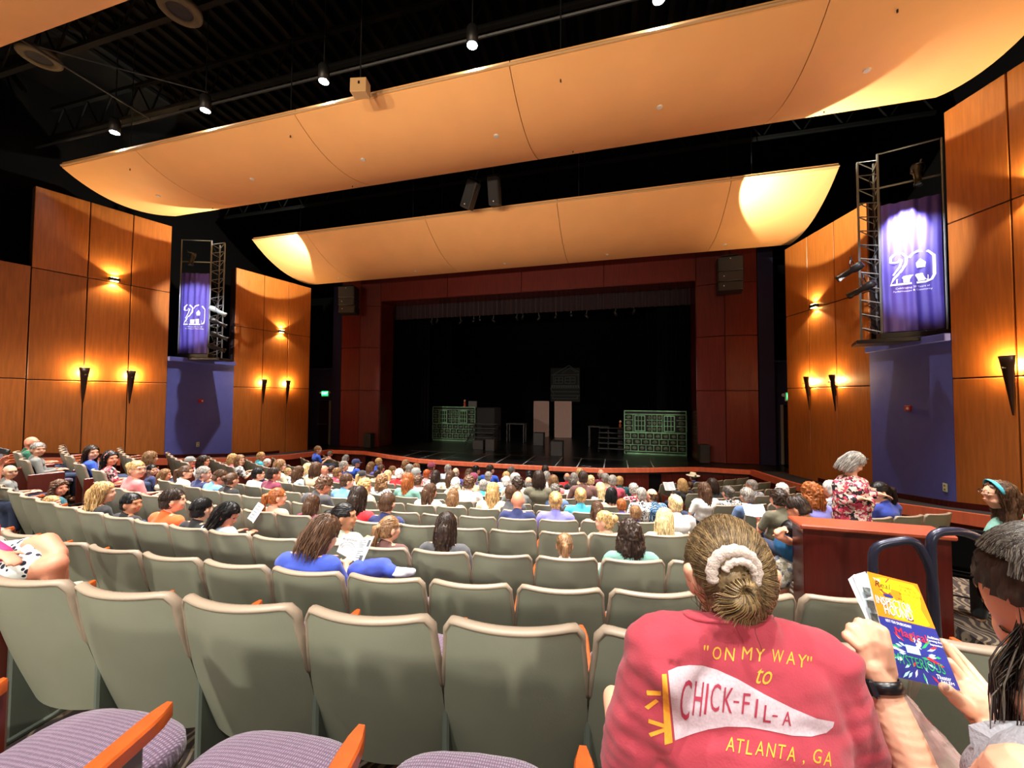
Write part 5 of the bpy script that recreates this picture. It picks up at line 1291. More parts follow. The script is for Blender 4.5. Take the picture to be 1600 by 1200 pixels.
# ================================================================ FIGURES PLACED ONE BY ONE
C3 = Matrix((cR, cW, cU)).transposed()               # columns: right, away from the viewer, up
def E(B, u, v, t, rx, rd, ru, seg=16, m=None): B.e(at(u, v, t), (rx, rd, ru), C3 if m is None else m, seg)
def K(B, a, b, r1, r2=None, seg=12): B.cap(at(*a), at(*b), r1, r2, seg)
def obj_of(name, me, m, parent, smooth=True):
    if not me.materials: me.materials.append(m)
    return link(name, me, None, parent)
def root_at(name, p, **k):
    t = empty(name, p, **k); return t
def child(name, me, m, t):
    """mesh made in world coordinates, hung under t without moving"""
    o = obj_of(name, me, m, t); o.matrix_parent_inverse = Matrix.Identity(4)
    me.transform(Matrix.Translation(-Vector(t.location))); return o
def cwrink(a, f): return lambda c: a * noise.noise(c * f) + a * .6 * noise.noise(Vector((c.x * f * 2.2, c.y * f * 2.2, c.z * f * 1.1)))

# ---- woman in the rose T-shirt, seen from behind
def hero_red():
    T = root_at('person', Vector((4.15, .62, FL[1])), label='woman with hair in a scrunchie bun, rose T-shirt printed with a white pennant', cat='person')
    tt = .74
    B = Blob()
    E(B, 1141, 895, .775, .074, .088, .098, 20); E(B, 1140, 940, .80, .058, .06, .06)
    K(B, (1141, 925, .765), (1146, 1005, .76), .052, .055, 14)
    for (u, v, sg) in ((1079, 905, -1), (1208, 912, 1)):
        m = C3 @ Matrix.Rotation(sg * .22, 3, 'Y'); B.e(at(u, v, .765) - cR * sg * .002, (.011, .020, .034), m, 14); B.e(at(u + sg * 1.5, v - 14, .762), (.013, .016, .016), m, 12)
    E(B, 1165, 1090, .735, .165, .085, .13)
    K(B, (1034, 1040, .715), (985, 1200, .74), .050, .044); K(B, (985, 1200, .74), (958, 1090, 1.02), .040, .028)
    K(B, (1278, 1062, .735), (1340, 1225, .75), .050, .044); K(B, (1340, 1225, .75), (1300, 1130, 1.02), .040, .028)
    for (w_, d, q) in ((at(958, 1090, 1.02), at(990, 1080, 1.2) - at(958, 1090, 1.02), -1), (at(1300, 1130, 1.02), at(1270, 1120, 1.2) - at(1300, 1130, 1.02), 1)):
        hand(B, w_, d, cU, 1.0, .6, q)
    E(B, 1168, 1260, .71, .165, .11, .12); 
    hip = Vector((4.13, .42, 2.50))
    for q in (-1, 1):
        a = hip + cR * q * .09; B.cap(at(1168, 1260, .71) - Vector((0, 0, .08)), hip, .13, .12); kn = a + Vector((.0 + q * .05, .46, -.02)); B.cap(a, kn, .08, .058); B.cap(kn, kn + Vector((0, .03, -.38)), .052, .038); B.cap(kn + Vector((0, 0, -.41)), kn + Vector((0, .18, -.43)), .04, .03)
    child('body', B.me('body', .0065, 4, .6), SMAT['f'], T)
    S = Blob()
    E(S, 1162, 1080, .725, .178, .098, .125, 22); E(S, 1168, 1180, .705, .182, .115, .15, 22); E(S, 1170, 1290, .66, .185, .13, .14, 22); S.cap(at(1170, 1290, .66), hip + Vector((0, 0, .05)), .15, .15, 16)
    K(S, (1085, 992, .735), (1205, 1002, .735), .045, .045, 14); K(S, (1100, 988, .715), (1190, 992, .715), .036, .036, 14)
    K(S, (1030, 1022, .715), (1085, 1000, .725), .066, .052, 14); K(S, (1278, 1045, .73), (1208, 1008, .73), .070, .050, 14)
    K(S, (1032, 1028, .715), (1000, 1135, .725), .068, .064, 14); K(S, (1000, 1135, .725), (984, 1195, .735), .063, .058, 14)
    K(S, (1280, 1052, .73), (1322, 1165, .735), .071, .064, 14); K(S, (1322, 1165, .735), (1345, 1225, .75), .064, .060, 14)
    def fold(c):
        d = c - CAM; t = d.dot(cW); u = d.dot(cR) / t; v = d.dot(cU) / t
        f = .0045 * noise.noise(Vector((u * 9, v * 16, 1))) + .0020 * noise.noise(Vector((u * 16 + v * 9, v * 24 - u * 7, 4)))
        armpit = math.exp(-((u + (800 - 1035) / F * -1) ** 2) / .0045)   # deep creases where the left sleeve meets the back
        f += .011 * math.exp(-((u - (1042 - 800) / F) ** 2) / .0016) * sin((v * 38 + u * 30)) * (1 if v < -.72 else .25)
        f += .007 * math.exp(-((u - (1338 - 800) / F) ** 2) / .0012) * sin(v * 34 + 1)
        f += .002 * sin((v + u * .35) * 70 + 3 * noise.noise(Vector((u * 8, v * 8, 0)))) * max(0, -v - .82) * 4
        return f
    ROSE = mat('rose_tshirt_cotton', (152, 46, 60), .9, bump=.12, bscale=260, var=.07, vscale=30, sheen=.1)
    me = S.me('shirt', .0055, 5, .8, fold); sh = child('shirt', me, ROSE, T)
    # collar
    col = [at(1141 + 72 * cos(a), 981 + 21 * sin(a) + (6 * cos(a)), .695 + .075 * (1 - sin(a)) * .5 - .008) for a in [pi * (-.08 + 1.16 * k / 20) for k in range(21)]]
    bmw = bmesh.new(); bmw.from_mesh(me); bmesh.ops.translate(bmw, verts=bmw.verts[:], vec=T.location); bvh = BVHTree.FromBMesh(bmw); bmw.free()
    def hit(u, v, off=.0012):
        d = (cW + (u - 800) / F * cR - (v - 600) / F * cU).normalized(); h = bvh.ray_cast(CAM, d)
        return None if h[0] is None else h[0] - d * off
    cpts = [hit(1141 + 70 * cos(a), 958 + 14 * sin(a), .001) for a in [pi * k / 24 for k in range(25)]]
    cpts = [p for p in cpts if p]
    if len(cpts) > 4: mb = MB(); mb.tube(cpts, .0045, 6); child('collar', mb.me('collar', True), ROSE, T)
    GOLD = mat('gold_shirt_ink', (222, 150, 40), .7, var=.1, vscale=120); PINKW = mat('white_shirt_ink', (182, 164, 172), .75, var=.12, vscale=260); MARO = mat('maroon_shirt_ink', (150, 38, 62), .75)
    def project(me, m, name, off):
        bm = bmesh.new(); bm.from_mesh(me)
        bmesh.ops.triangulate(bm, faces=bm.faces[:])
        for _ in range(5):
            long_ = [e for e in bm.edges if e.calc_length() > 4.5]
            if not long_: break
            bmesh.ops.subdivide_edges(bm, edges=long_, cuts=1); bmesh.ops.triangulate(bm, faces=[f for f in bm.faces if len(f.verts) > 3])
        bad = []
        for v in bm.verts:
            h = hit(v.co.x, v.co.y, off)
            if h is None: bad.append(v); continue
            v.co = h
        if bad: bmesh.ops.delete(bm, geom=bad, context='VERTS')
        bm.to_mesh(me); bm.free(); me.materials.clear(); me.materials.append(m)
        me.polygons.foreach_set('use_smooth', [True] * len(me.polygons)); me.transform(Matrix.Translation(-Vector(T.location)))
        return link(name, me, None, sh)
    def fit(body, u, v, wd, ht, ang=0, shear=0):
        me = text_mesh(body, 1, 0, 3, 1, shear); xs = [q.co.x for q in me.vertices]; ys = [q.co.y for q in me.vertices]
        cx, cy, sx, sy = (min(xs) + max(xs)) / 2, (min(ys) + max(ys)) / 2, max(xs) - min(xs), max(ys) - min(ys)
        for q in me.vertices:
            x = (q.co.x - cx) / sx * wd; y = -(q.co.y - cy) / sy * ht; q.co = Vector((u + x * cos(ang) - y * sin(ang), v + x * sin(ang) + y * cos(ang), 0))
        return me
    k_ = 470 / 1600; q_ = lambda x, y: (930 + x * k_, 960 + y * k_)
    pen = [(388, 300), (440, 278), (500, 270), (570, 272), (650, 295), (760, 345), (900, 425), (1050, 500), (1180, 555), (1272, 572), (1265, 600), (1230, 630), (1150, 650), (1050, 645), (930, 620), (820, 600), (700, 597), (600, 612), (520, 635), (425, 670), (405, 480)]
    m2 = MB(); m2.add([(*q_(*p), 0) for p in pen], [tuple(range(len(pen)))]); project(m2.me(), PINKW, 'pennant_print', .0012)
    for poly in ([(355, 318), (380, 316), (396, 500), (412, 682), (370, 694), (362, 500)], [(273, 404), (350, 408), (350, 432), (275, 430)], [(262, 492), (322, 450), (338, 464), (282, 506)], [(284, 556), (372, 584), (366, 604), (282, 578)], [(284, 632), (366, 604), (372, 624), (296, 652)]):
        m2 = MB(); m2.add([(*q_(*p), 0) for p in poly], [tuple(range(len(poly)))]); project(m2.me(), GOLD, 'pennant_band_print', .0014)
    a1 = math.atan2(17, 168)
    for ch_, x, w_, y in (('\u201c', 590, 26, 178), ('O', 648, 46, 206), ('N', 716, 50, 212), ('M', 808, 52, 208), ('Y', 876, 50, 216), ('W', 970, 62, 222), ('A', 1042, 48, 232), ('Y', 1100, 48, 248), ('\u201d', 1140, 26, 236)):
        u, v = q_(x, y); small = ch_ in '\u201c\u201d'; project(fit('"' if small else ch_, u, v, w_ * k_, (26 if small else 68) * k_, a1), GOLD, 'lettering', .0014)
    project(fit('to', *q_(900, 330), 82 * k_, 84 * k_, a1, .35), GOLD, 'lettering', .0014)
    for ch_, x, y, w_, h_ in (('C', 482, 455, 52, 215), ('H', 548, 449, 46, 182), ('I', 592, 450, 12, 165), ('C', 640, 443, 50, 150), ('K', 708, 457, 52, 135), ('-', 751, 466, 30, 11), ('F', 803, 476, 38, 112), ('I', 858, 500, 12, 100), ('L', 918, 530, 40, 92), ('-', 957, 541, 28, 10), ('A', 1022, 555, 48, 76)):
        project(fit(ch_, *q_(x, y), w_ * k_, h_ * k_, .10), MARO, 'lettering', .0032)
    for ch_, x, y, w_ in (('A', 722, 690, 46), ('T', 770, 700, 40), ('L', 822, 708, 34), ('A', 878, 712, 46), ('N', 936, 722, 44), ('T', 990, 730, 40), ('A', 1046, 742, 46), (',', 1108, 788, 10), ('G', 1182, 754, 44), ('A', 1240, 768, 44)):
        project(fit(ch_, *q_(x, y), w_ * k_, (24 if ch_ == ',' else 76) * k_, .15), GOLD, 'lettering', .0014)
    # jeans
    J = Blob(); J.e(hip, (.18, .15, .11))
    for q in (-1, 1):
        a = hip + cR * q * .09; kn = a + Vector((q * .05, .46, -.02)); J.cap(a, kn, .09, .07); J.cap(kn, kn + Vector((0, .03, -.36)), .066, .055)
    child('trousers', J.me('trousers', .014, 3, .5), CMAT['light blue'], T)
    # hair: cap pulled back to a bun, built of a grooved shell and several hundred strands
    HB = Blob(); E(HB, 1138, 887, .765, .0755, .094, .098, 24); E(HB, 1138, 918, .752, .066, .07, .055, 18)
    bun_c = at(1154, 918, .655)
    hc = at(1137, 887, .765)
    def loc(c): d = c - hc; return d.dot(cR), d.dot(cW), d.dot(cU)
    def keep(c):
        x, y, z = loc(c)
        return y < .035 + max(0, z) * .4 and z > -.064 + .25 * abs(x) and not (z < -.02 and abs(x) > .060 + max(0, -y) * .1)
    me = HB.me('hair', .005, 3, .7, lambda c: .0016 * sin(math.atan2((c - bun_c).dot(cR), (c - bun_c).dot(cU)) * 60 + 6 * noise.noise(c * 25)))
    H1 = hairmat('ash_blond_hair', (112, 92, 64), .4); H2 = mat('pale_hair_strand', (150, 124, 84), .4); H3 = mat('dark_hair_strand', (74, 58, 40), .45)  # three hair tones, mixed strand by strand
    hb = child('hair', cutmesh(me, keep), H1, T)
    rr = random.Random(11)
    sets = {0: MB(), 1: MB(), 2: MB()}
    for i in range(1300):
        a = rr.uniform(0, 2 * pi); x = sin(a); z = cos(a)
        start = Vector((.0765 * x, .03 if z > -.2 else -.02, .100 * z * (1 if z > 0 else .62)))
        if z < -.1: start.y = -.045 + .0 * abs(x)
        end = Vector(loc(bun_c + cU * .010)) + Vector((rr.uniform(-.012, .012), 0, rr.uniform(-.012, .012)))
        P = []
        n = 9; jit = rr.uniform(.994, 1.022); side = rr.uniform(-.012, .012)
        for s in range(n + 1):
            f = s / n; v = start.lerp(end, f); v.x += side * sin(f * pi) * .8; v.z += side * sin(f * pi)
            w_ = Vector((v.x / .0765, v.y / .096, v.z / .100)); L = w_.length
            if L > 1e-4 and f < .93: w_ = w_ / L * jit
            P.append(hc + cR * w_.x * .0765 + cW * w_.y * .096 + cU * w_.z * .100)
        sets[rr.choice((0, 0, 1, 2))].tube(P, [.00055] * n + [.0003], 3, False)
    # bun: strands wrap round and fan out downwards
    BB = Blob(); BB.e(bun_c + cW * .014, (.030, .020, .033), C3, 18); me = BB.me('bun', .004, 2, .8, lambda c: .002 * sin(math.atan2((c - bun_c).dot(cR), (c - bun_c).dot(cU)) * 22)); child('bun', me, H1, T)
    for i in range(420):
        a = rr.uniform(0, 2 * pi); P = []; L = rr.uniform(.020, .032) * (1.3 if cos(a) < -.3 else 1.0) * (1.0 + .25 * (cos(a) < -.3) * rr.random())
        for s in range(7):
            f = s / 6; rad = .004 + L * f; aa = a + .5 * f
            P.append(bun_c + cR * (sin(aa) * rad) + cU * (cos(aa) * rad - .018 * f * f) - cW * (.016 * sin(min(1, f * 1.2) * pi) + .004 * (1 - f)) + cR * .004)
        sets[rr.choice((0, 1, 1, 2))].tube(P, [.0009] * 6 + [.0003], 3, False)
    for i in range(120):       # nape and flyaway wisps
        u = rr.uniform(1078, 1206); v0 = rr.uniform(905, 950); p = at(u, v0, .715 + .0006 * abs(u - 1141)); P = []
        dx = (1150 - u) * .0003
        for s in range(6):
            f = s / 5; P.append(p + cR * (dx * f * 1.2 + rr.uniform(-.002, .002)) - cU * (.038 * f * rr.uniform(.8, 1)) + cR * .006 * sin(f * 4 + i) - cW * .004 * f)
        sets[rr.choice((0, 1, 2))].tube(P, .0005, 3, False)
    for i in range(26):        # tail under the bun
        P = []; a = rr.uniform(-.012, .014)
        for s in range(8):
            f = s / 7; P.append(bun_c + cR * (a * (1 + f) + .006 * f) - cU * (.012 + rr.uniform(.03, .05) * f) + cW * .012 * f)
        sets[rr.choice((0, 2))].tube(P, .0008, 3, False)
    P = [bun_c + cR * (.026 + .004 * sin(s)) - cU * (.02 + .010 * s) - cW * .002 * s for s in range(9)]; sets[2].tube(P, .0005, 3, False)
    for k, m in ((0, H1), (1, H2), (2, H3)):
        o = child('hair_strands', sets[k].me('hair_strands', True), m, T); o.parent = hb; o['kind'] = 'stuff'
    # scrunchie
    mb = MB(); P = []; rs = []
    for s in range(29):
        a = D(205 - 238 * s / 28); P.append(at(1147 + 35 * cos(a), 894 - 34 * sin(a), .662 + .012 * abs(cos(a)))); rs.append(.0098 + .0016 * sin(s * 2.4))
    mb.tube(P, rs, 12)
    P = []; rs = []
    for s in range(20):
        a = D(165 - 165 * s / 19); P.append(at(1155 + 23 * cos(a), 897 - 20 * sin(a), .652 + .008 * abs(cos(a)))); rs.append(.0062 + .0012 * sin(s * 2.1))
    mb.tube(P, rs, 10)
    child('scrunchie', mb.me('scrunchie', True), mat('cream_scrunchie_fabric', (200, 182, 172), .95, bump=.5, bscale=300, sheen=.3), T)
hero_red()

# ---- dark haired person on the right, reading a brochure
def hero_dark():
    T = root_at('person', Vector((5.0, .55, FL[1])), label='dark haired person in light grey top bent over a theatre brochure, black watch', cat='person')
    B = Blob()
    E(B, 1655, 938, .60, .072, .088, .098, 20); E(B, 1625, 988, .62, .05, .05, .055); K(B, (1601, 963, .62), (1589, 988, .625), .010, .013); E(B, 1612, 968, .575, .008, .018, .028)
    K(B, (1665, 1000, .58), (1665, 1110, .56), .05, .055)
    E(B, 1730, 1300, .50, .12, .10, .10)
    # left arm (nearer the T-shirt): elbow below the frame, wrist with watch, hand folded over the page
    K(B, (1480, 1330, .66), (1414, 1160, .72), .040, .034, 14); K(B, (1414, 1160, .72), (1378, 1072, .76), .034, .027, 14)
    K(B, (1620, 1240, .50), (1480, 1330, .66), .05, .042)
    # palm seen from the back, knuckles up, fingers folded over the edge of the page, thumb on the right side
    E(B, 1360, 1024, .768, .028, .013, .041, 18); K(B, (1378, 1066, .76), (1362, 1040, .765), .0245, .021, 14); K(B, (1386, 1048, .76), (1384, 1030, .758), .017, .015, 12)
    for (a, b, c, d, r) in (((1340, 1008, .768), (1324, 994, .780), (1334, 1004, .815), (1346, 1012, .82), .0098), ((1347, 1004, .768), (1331, 982, .782), (1348, 992, .818), (1362, 1000, .82), .0104),
                            ((1354, 1000, .768), (1344, 974, .784), (1362, 981, .81), (1374, 992, .82), .0106), ((1363, 1000, .768), (1359, 976, .780), (1374, 981, .80), (1380, 991, .815), .0102)):
        K(B, a, b, r * 1.05, r * 1.08, 12); K(B, b, c, r * .98, r * .9, 12); K(B, c, d, r * .9, r * .78, 12)
    K(B, (1384, 1036, .757), (1383, 1008, .757), .0150, .0125, 12); K(B, (1383, 1008, .757), (1379, 986, .766), .0122, .0112, 12)
    # right arm
    K(B, (1640, 1260, .52), (1600, 1290, .66), .045, .042); K(B, (1600, 1290, .66), (1545, 1130, .80), .038, .027, 14)
    K(B, (1545, 1130, .80), (1515, 1090, .82), .030, .030, 14); K(B, (1530, 1105, .83), (1525, 1080, .86), .026, .024, 14)
    for a, b, c, r in (((1536, 1085, .87), (1505, 1048, .90), (1474, 1004, .92), .0115), ((1522, 1082, .86), (1502, 1058, .88), (1484, 1034, .885), .0112), ((1520, 1092, .86), (1500, 1075, .88), (1486, 1056, .885), .0105), ((1540, 1075, .89), (1512, 1040, .93), (1486, 1010, .95), .010)):
        K(B, a, b, r * 1.1, r, 10); K(B, b, c, r, r * .8, 10)
    K(B, (1514, 1108, .81), (1495, 1092, .78), .016, .0145, 12); K(B, (1495, 1092, .78), (1478, 1076, .765), .0135, .0115, 12)          # thumb on the cover
    hip = Vector((4.98, .36, 2.50)); B.cap(at(1730, 1320, .50), hip + Vector((.08, 0, 0)), .10, .10)
    for q in (-1, 1):
        a = hip + Vector((q * .09, .05, 0)); kn = a + Vector((0, .45, 0)); B.cap(a, kn, .08, .058); B.cap(kn, kn + Vector((0, .03, -.38)), .052, .038)
    child('body', B.me('body', .0036, 2, .5), SMAT['f'], T)
    for (u, v, t, sx) in ((1478, 1074, .752, .006),):
        m2 = MB(); m2.ell(at(u, v, t), (.0065, .003, .008), 10, 6, C3); child('thumbnail', m2.me('thumbnail', True), mat('fingernail', (232, 186, 168), .25), T)
    # watch
    mb = MB(); cc = at(1379, 1071, .757); ax = (at(1414, 1160, .72) - at(1378, 1072, .76)).normalized(); a_ = ax.cross(cW).normalized(); b_ = ax.cross(a_).normalized()
    prof = [(.029, -.010), (.0315, -.010), (.0325, 0), (.0315, .010), (.029, .010), (.029, -.010)]
    mb.lathe(prof, cc, 28, Matrix((a_, b_, ax)).transposed()); child('watch_band', mb.me('watch_band', True), mat('black_watch_rubber', (14, 15, 18), .3), T)
    mb = MB(); mb.box(cc + a_ * -.030 * (1 if a_.dot(cR) > 0 else -1) - cW * .004, (.012, .034, .030), 0, .004, Matrix((a_, b_, ax)).transposed()); child('watch_case', mb.me('watch_case'), mat('watch_steel', (60, 64, 70), .2, metal=.8), T)
    S = Blob(); E(S, 1735, 1310, .50, .14, .11, .12, 20); E(S, 1600, 1240, .56, .062, .06, .066, 18); S.cap(at(1735, 1330, .49), hip + Vector((.08, 0, 0)), .12, .13, 16); K(S, (1566, 1188, .57), (1640, 1180, .56), .030, .040, 14)
    K(S, (1640, 1260, .52), (1560, 1330, .62), .06, .05); K(S, (1660, 1260, .53), (1625, 1290, .62), .05, .045)
    sh = child('shirt', S.me('shirt', .007, 4, .6, cwrink(.004, 18)), mat('light_grey_cotton', (150, 150, 156), .9, bump=.3, bscale=160, var=.05), T)
    mb = MB(); cp = [at(1520, 1138, .59), at(1550, 1131, .58), at(1600, 1132, .565), at(1640, 1136, .555)]; cq = [at(1524, 1172, .58), at(1556, 1158, .565), at(1600, 1152, .55), at(1640, 1156, .54)]
    mb.add(cp + cq + [p + cW * .006 for p in cp + cq], [(0, 1, 5, 4), (1, 2, 6, 5), (2, 3, 7, 6), (8, 12, 13, 9), (9, 13, 14, 10), (10, 14, 15, 11), (0, 8, 9, 1), (1, 9, 10, 2), (2, 10, 11, 3), (4, 5, 13, 12), (5, 6, 14, 13), (6, 7, 15, 14), (0, 4, 12, 8)])
    child('collar', mb.me('collar', False, True), bpy.data.materials['light_grey_cotton'], T)
    J = Blob()
    for q in (-1, 1):
        a = hip + Vector((q * .09, .05, 0)); kn = a + Vector((0, .45, 0)); J.cap(a, kn, .09, .07); J.cap(kn, kn + Vector((0, .03, -.36)), .066, .055)
    child('trousers', J.me('trousers', .016, 3, .5), JEANS, T)
    HB = Blob(); E(HB, 1665, 931, .585, .083, .10, .104, 22); K(HB, (1625, 1030, .60), (1600, 1125, .62), .018, .022, 14); K(HB, (1645, 970, .61), (1630, 1110, .61), .034, .028, 14); K(HB, (1670, 970, .60), (1670, 1120, .57), .042, .042, 14)
    hc = at(1665, 931, .585)
    def keep(c):
        d = c - hc; x, y, z = d.dot(cR), d.dot(cW), d.dot(cU)
        return not (x < -.035 and -.075 < z < -.01 and y > -.055)
    H4 = hairmat('very_dark_brown_hair', (44, 32, 26), .5); H5 = mat('grey_brown_strand', (96, 88, 78), .4); H6 = mat('dark_strand', (24, 17, 15), .4)
    hb = child('hair', cutmesh(HB.me('hair', .006, 3, .7, lambda c: .0022 * sin((c - hc).dot(cR) * 900 + 4 * noise.noise(c * 30))), keep), H4, T)
    rr = random.Random(4); sets = {0: MB(), 1: MB(), 2: MB()}
    for i in range(1100):
        g = rr.random(); a = rr.uniform(-2.5, .8)      # around the side of the skull that shows
        P = []
        e0 = rr.uniform(0, .5); aj = rr.uniform(-.5, .5)
        for s in range(7):
            f = s / 6; el = pi / 2 * (1 - e0 * (1 - f)) * (1 - f * .98); ab = a + aj * (1 - f) ** 2; yy = -cos(el) * cos(ab) * .106; xx = cos(el) * sin(ab) * .089
            P.append(hc + cR * xx + cW * yy + cU * (.110 * sin(el)))
        d = P[-1]; L = rr.uniform(.12, .28) if a > -.75 or (a > -1.3 and rr.random() < .3) else rr.uniform(.0, .02)
        if a < -1.0: P = P[:6 if a > -1.6 else 5]; d = P[-1]
        for s in range(1, 6 if L > .03 else 1):
            f = s / 5; P.append(d - cU * L * f + cR * (.012 * sin(f * 3 + i) - .010 * f * (1 if sin(a) < 0 else 0)) + cW * (.01 * f))
        sets[rr.choice((0, 1, 2, 2)) if g < .75 else 1].tube(P, [.0010] * (len(P) - 1) + [.0004], 3, False)
    for i in range(420):
        u0_ = rr.uniform(1590, 1680); v0_ = rr.uniform(940, 1005); u = rr.uniform(1550, 1680); u2 = u + rr.uniform(-8, 10); vb = rr.uniform(1085, 1150); tt0 = .59 + rr.uniform(-.015, .03)
        P = [at(u0_ + (u - u0_) * min(1, f * 1.8) + (u2 - u) * f + 4 * sin(f * 4 + i), v0_ + (vb - v0_) * f, tt0) for f in (0, .15, .3, .45, .6, .8, 1)]
        sets[rr.choice((0, 2, 2, 1, 0))].tube(P, [.0004, .0012, .0013, .0013, .0012, .0011, .0004], 3, False)
    for k, m in ((0, H4), (1, H5), (2, H6)):
        o = child('hair_strands', sets[k].me('hair_strands', True), m, T); o.parent = hb; o['kind'] = 'stuff'
hero_dark()

# ---- brochure
def brochure():
    tl, tr, bl = at(1354.5, 893, 1.0), at(1433, 913, 1.0), at(1396, 1057, .80)
    nn = (tr - tl).cross(bl - tl); rd = at(1500.5, 1079.5, 1) - CAM; br = CAM + rd * (nn.dot(tl - CAM) / nn.dot(rd))
    T = root_at('brochure', (tl + tr + br + bl) / 4, label='theatre brochure with orange top and navy bottom held open in two hands', cat='brochure')
    nrm = (tr - tl).cross(bl - tl).normalized()
    if nrm.dot(cW) > 0: nrm = -nrm
    def P(x, y, off=0): return tl.lerp(tr, x).lerp(bl.lerp(br, x), y) + nrm * off
    def quad(x0, y0, x1, y1, off, m, name, parent=None, n=1):
        mb = MB(); mb.grid(lambda u, v: P(x0 + (x1 - x0) * u, y0 + (y1 - y0) * v, off), n, n); o = child(name, mb.me(name), m, T)
        if parent: o.parent = parent
        return o
    def slabq(off0, off1, m, name, dx=0, dy=0):
        mb = MB(); c = [P(0 + dx, 0 + dy, o_) for o_ in (off0, off1)]; q = []
        for o_ in (off0, off1): q += [P(0 + dx, dy, o_), P(1, dy, o_), P(1, 1, o_), P(0 + dx, 1, o_)]
        mb.add(q, [(0, 1, 2, 3), (7, 6, 5, 4), (0, 4, 5, 1), (1, 5, 6, 2), (2, 6, 7, 3), (3, 7, 4, 0)]); return child(name, mb.me(name, False, True), m, T)
    cover = slabq(-.0006, 0, PAPER, 'cover_sheet')
    O_ = mat('orange_print', (240, 120, 20), .35); Y_ = mat('yellow_print', (250, 200, 20), .35); N_ = mat('navy_print', (34, 42, 120), .35); Wp = mat('white_print', (240, 240, 240), .4); Kp = mat('black_print', (30, 22, 20), .4); Rp = mat('red_print', (220, 30, 45), .4); Gp = mat('green_print', (30, 150, 90), .4); Cp = mat('pale_cyan_print', (160, 205, 215), .4); Bp = mat('brown_print', (120, 60, 30), .4)
    quad(0, 0, 1, .475, .0004, O_, 'orange_field', cover)
    def polyp(pts, m, off, name):
        mb = MB(); mb.add([P(x, y, off) for x, y in pts], [tuple(range(len(pts)))]); o = child(name, mb.me(name), m, T); o.parent = cover; return o
    polyp([(.28, .03), (.9, .03), (.97, .12), (.86, .30), (.92, .45), (.85, .472), (.30, .46), (.24, .40), (.30, .3), (.16, .2), (.22, .12), (.12, .06)], Y_, .0007, 'yellow_field')
    quad(0, .475, 1, 1, .0004, N_, 'navy_field', cover)
    def txt(body, x, y, wd, ht, m, ang=0, off=.0012, shear=0):
        me = text_mesh(body, 1, 0, 2, 1, shear); xs = [q.co.x for q in me.vertices]; ys = [q.co.y for q in me.vertices]
        cx, cy, sx, sy = (min(xs) + max(xs)) / 2, (min(ys) + max(ys)) / 2, max(xs) - min(xs), max(ys) - min(ys)
        for q in me.vertices:
            X = (q.co.x - cx) / sx * wd; Y = -(q.co.y - cy) / sy * ht; q.co = P(x + X * cos(ang) - Y * sin(ang), y + (X * sin(ang)) * .6 + Y * cos(ang), off)
        me.transform(Matrix.Translation(-Vector(T.location))); me.materials.clear(); me.materials.append(m); o = link('lettering', me, None, cover); return o
    def blotch(x, y, rx, ry, m, n=9, off=.0009, seed=0):
        r = random.Random(seed); polyp([(x + rx * (.7 + .5 * r.random()) * cos(2 * pi * k / n), y + ry * (.7 + .5 * r.random()) * sin(2 * pi * k / n)) for k in range(n)], m, off, 'illustration')
    txt('THE', .15, .075, .13, .03, Wp); txt('Real', .24, .125, .30, .07, Kp, .05, .0014, .3)
    blotch(.30, .20, .14, .06, Bp, seed=1); blotch(.29, .175, .08, .035, Y_, seed=2, off=.0011); blotch(.47, .20, .12, .07, O_, seed=3, off=.001); blotch(.30, .235, .09, .018, N_, seed=5, off=.0014)
    polyp([(.40, .025), (.42, .03), (.33, .085), (.31, .08)], Rp, .001, 'illustration')
    txt('October', .72, .085, .28, .032, Kp); txt('3, 4, 5, 9', .72, .128, .30, .035, Kp); txt('and 10, 2025', .74, .172, .42, .03, Kp); txt('The', .53, .25, .12, .03, Kp, 0, .0014, .3)
    txt('INSPECTOR', .36, .315, .64, .085, Kp, .04, .0010); txt('INSPECTOR', .35, .31, .64, .085, Wp, .04, .0016)
    txt('HOUND', .40, .40, .50, .10, Kp, .04, .0010); txt('HOUND', .39, .395, .50, .10, Wp, .04, .0016)
    blotch(.58, .435, .09, .03, Bp, seed=8)
    txt('NEXT YEAR ON BROADWAY', .33, .51, .44, .028, Wp, .04); txt('Magical', .49, .61, .52, .10, Rp, .05, .0018); txt('Auditions', .88, .575, .20, .026, Wp); txt('Coming this', .88, .61, .25, .026, Wp); txt('September!', .89, .645, .22, .026, Wp)
    r = random.Random(9)
    for i in range(46):
        x = .18 + .62 * r.random(); y = .66 + .28 * r.random(); a = math.atan2(y - .78, x - .48); L = .05 + .05 * r.random()
        if (x - .48) ** 2 / .12 + (y - .8) ** 2 / .03 > 1: continue
        polyp([(x, y), (x + L * cos(a) - .015 * sin(a), y + L * .6 * sin(a) + .012 * cos(a)), (x + L * 1.9 * cos(a), y + L * 1.2 * sin(a)), (x + L * cos(a) + .015 * sin(a), y + L * .6 * sin(a) - .012 * cos(a))], (Cp, Cp, Wp, Gp, Rp)[i % 5], .0007 + .00001 * i, 'illustration')
    quad(.33, .70, .55, .77, .0013, Cp, 'illustration', cover)
    txt('&', .55, .69, .08, .05, Wp, 0, .0019); txt('MYSTERIOUS', .47, .845, .78, .085, Gp, .03, .0019); txt('Theater', .80, .925, .22, .035, Wp, 0, .0019, .2); txt('SALEM', .83, .96, .20, .022, Wp, 0, .0019)
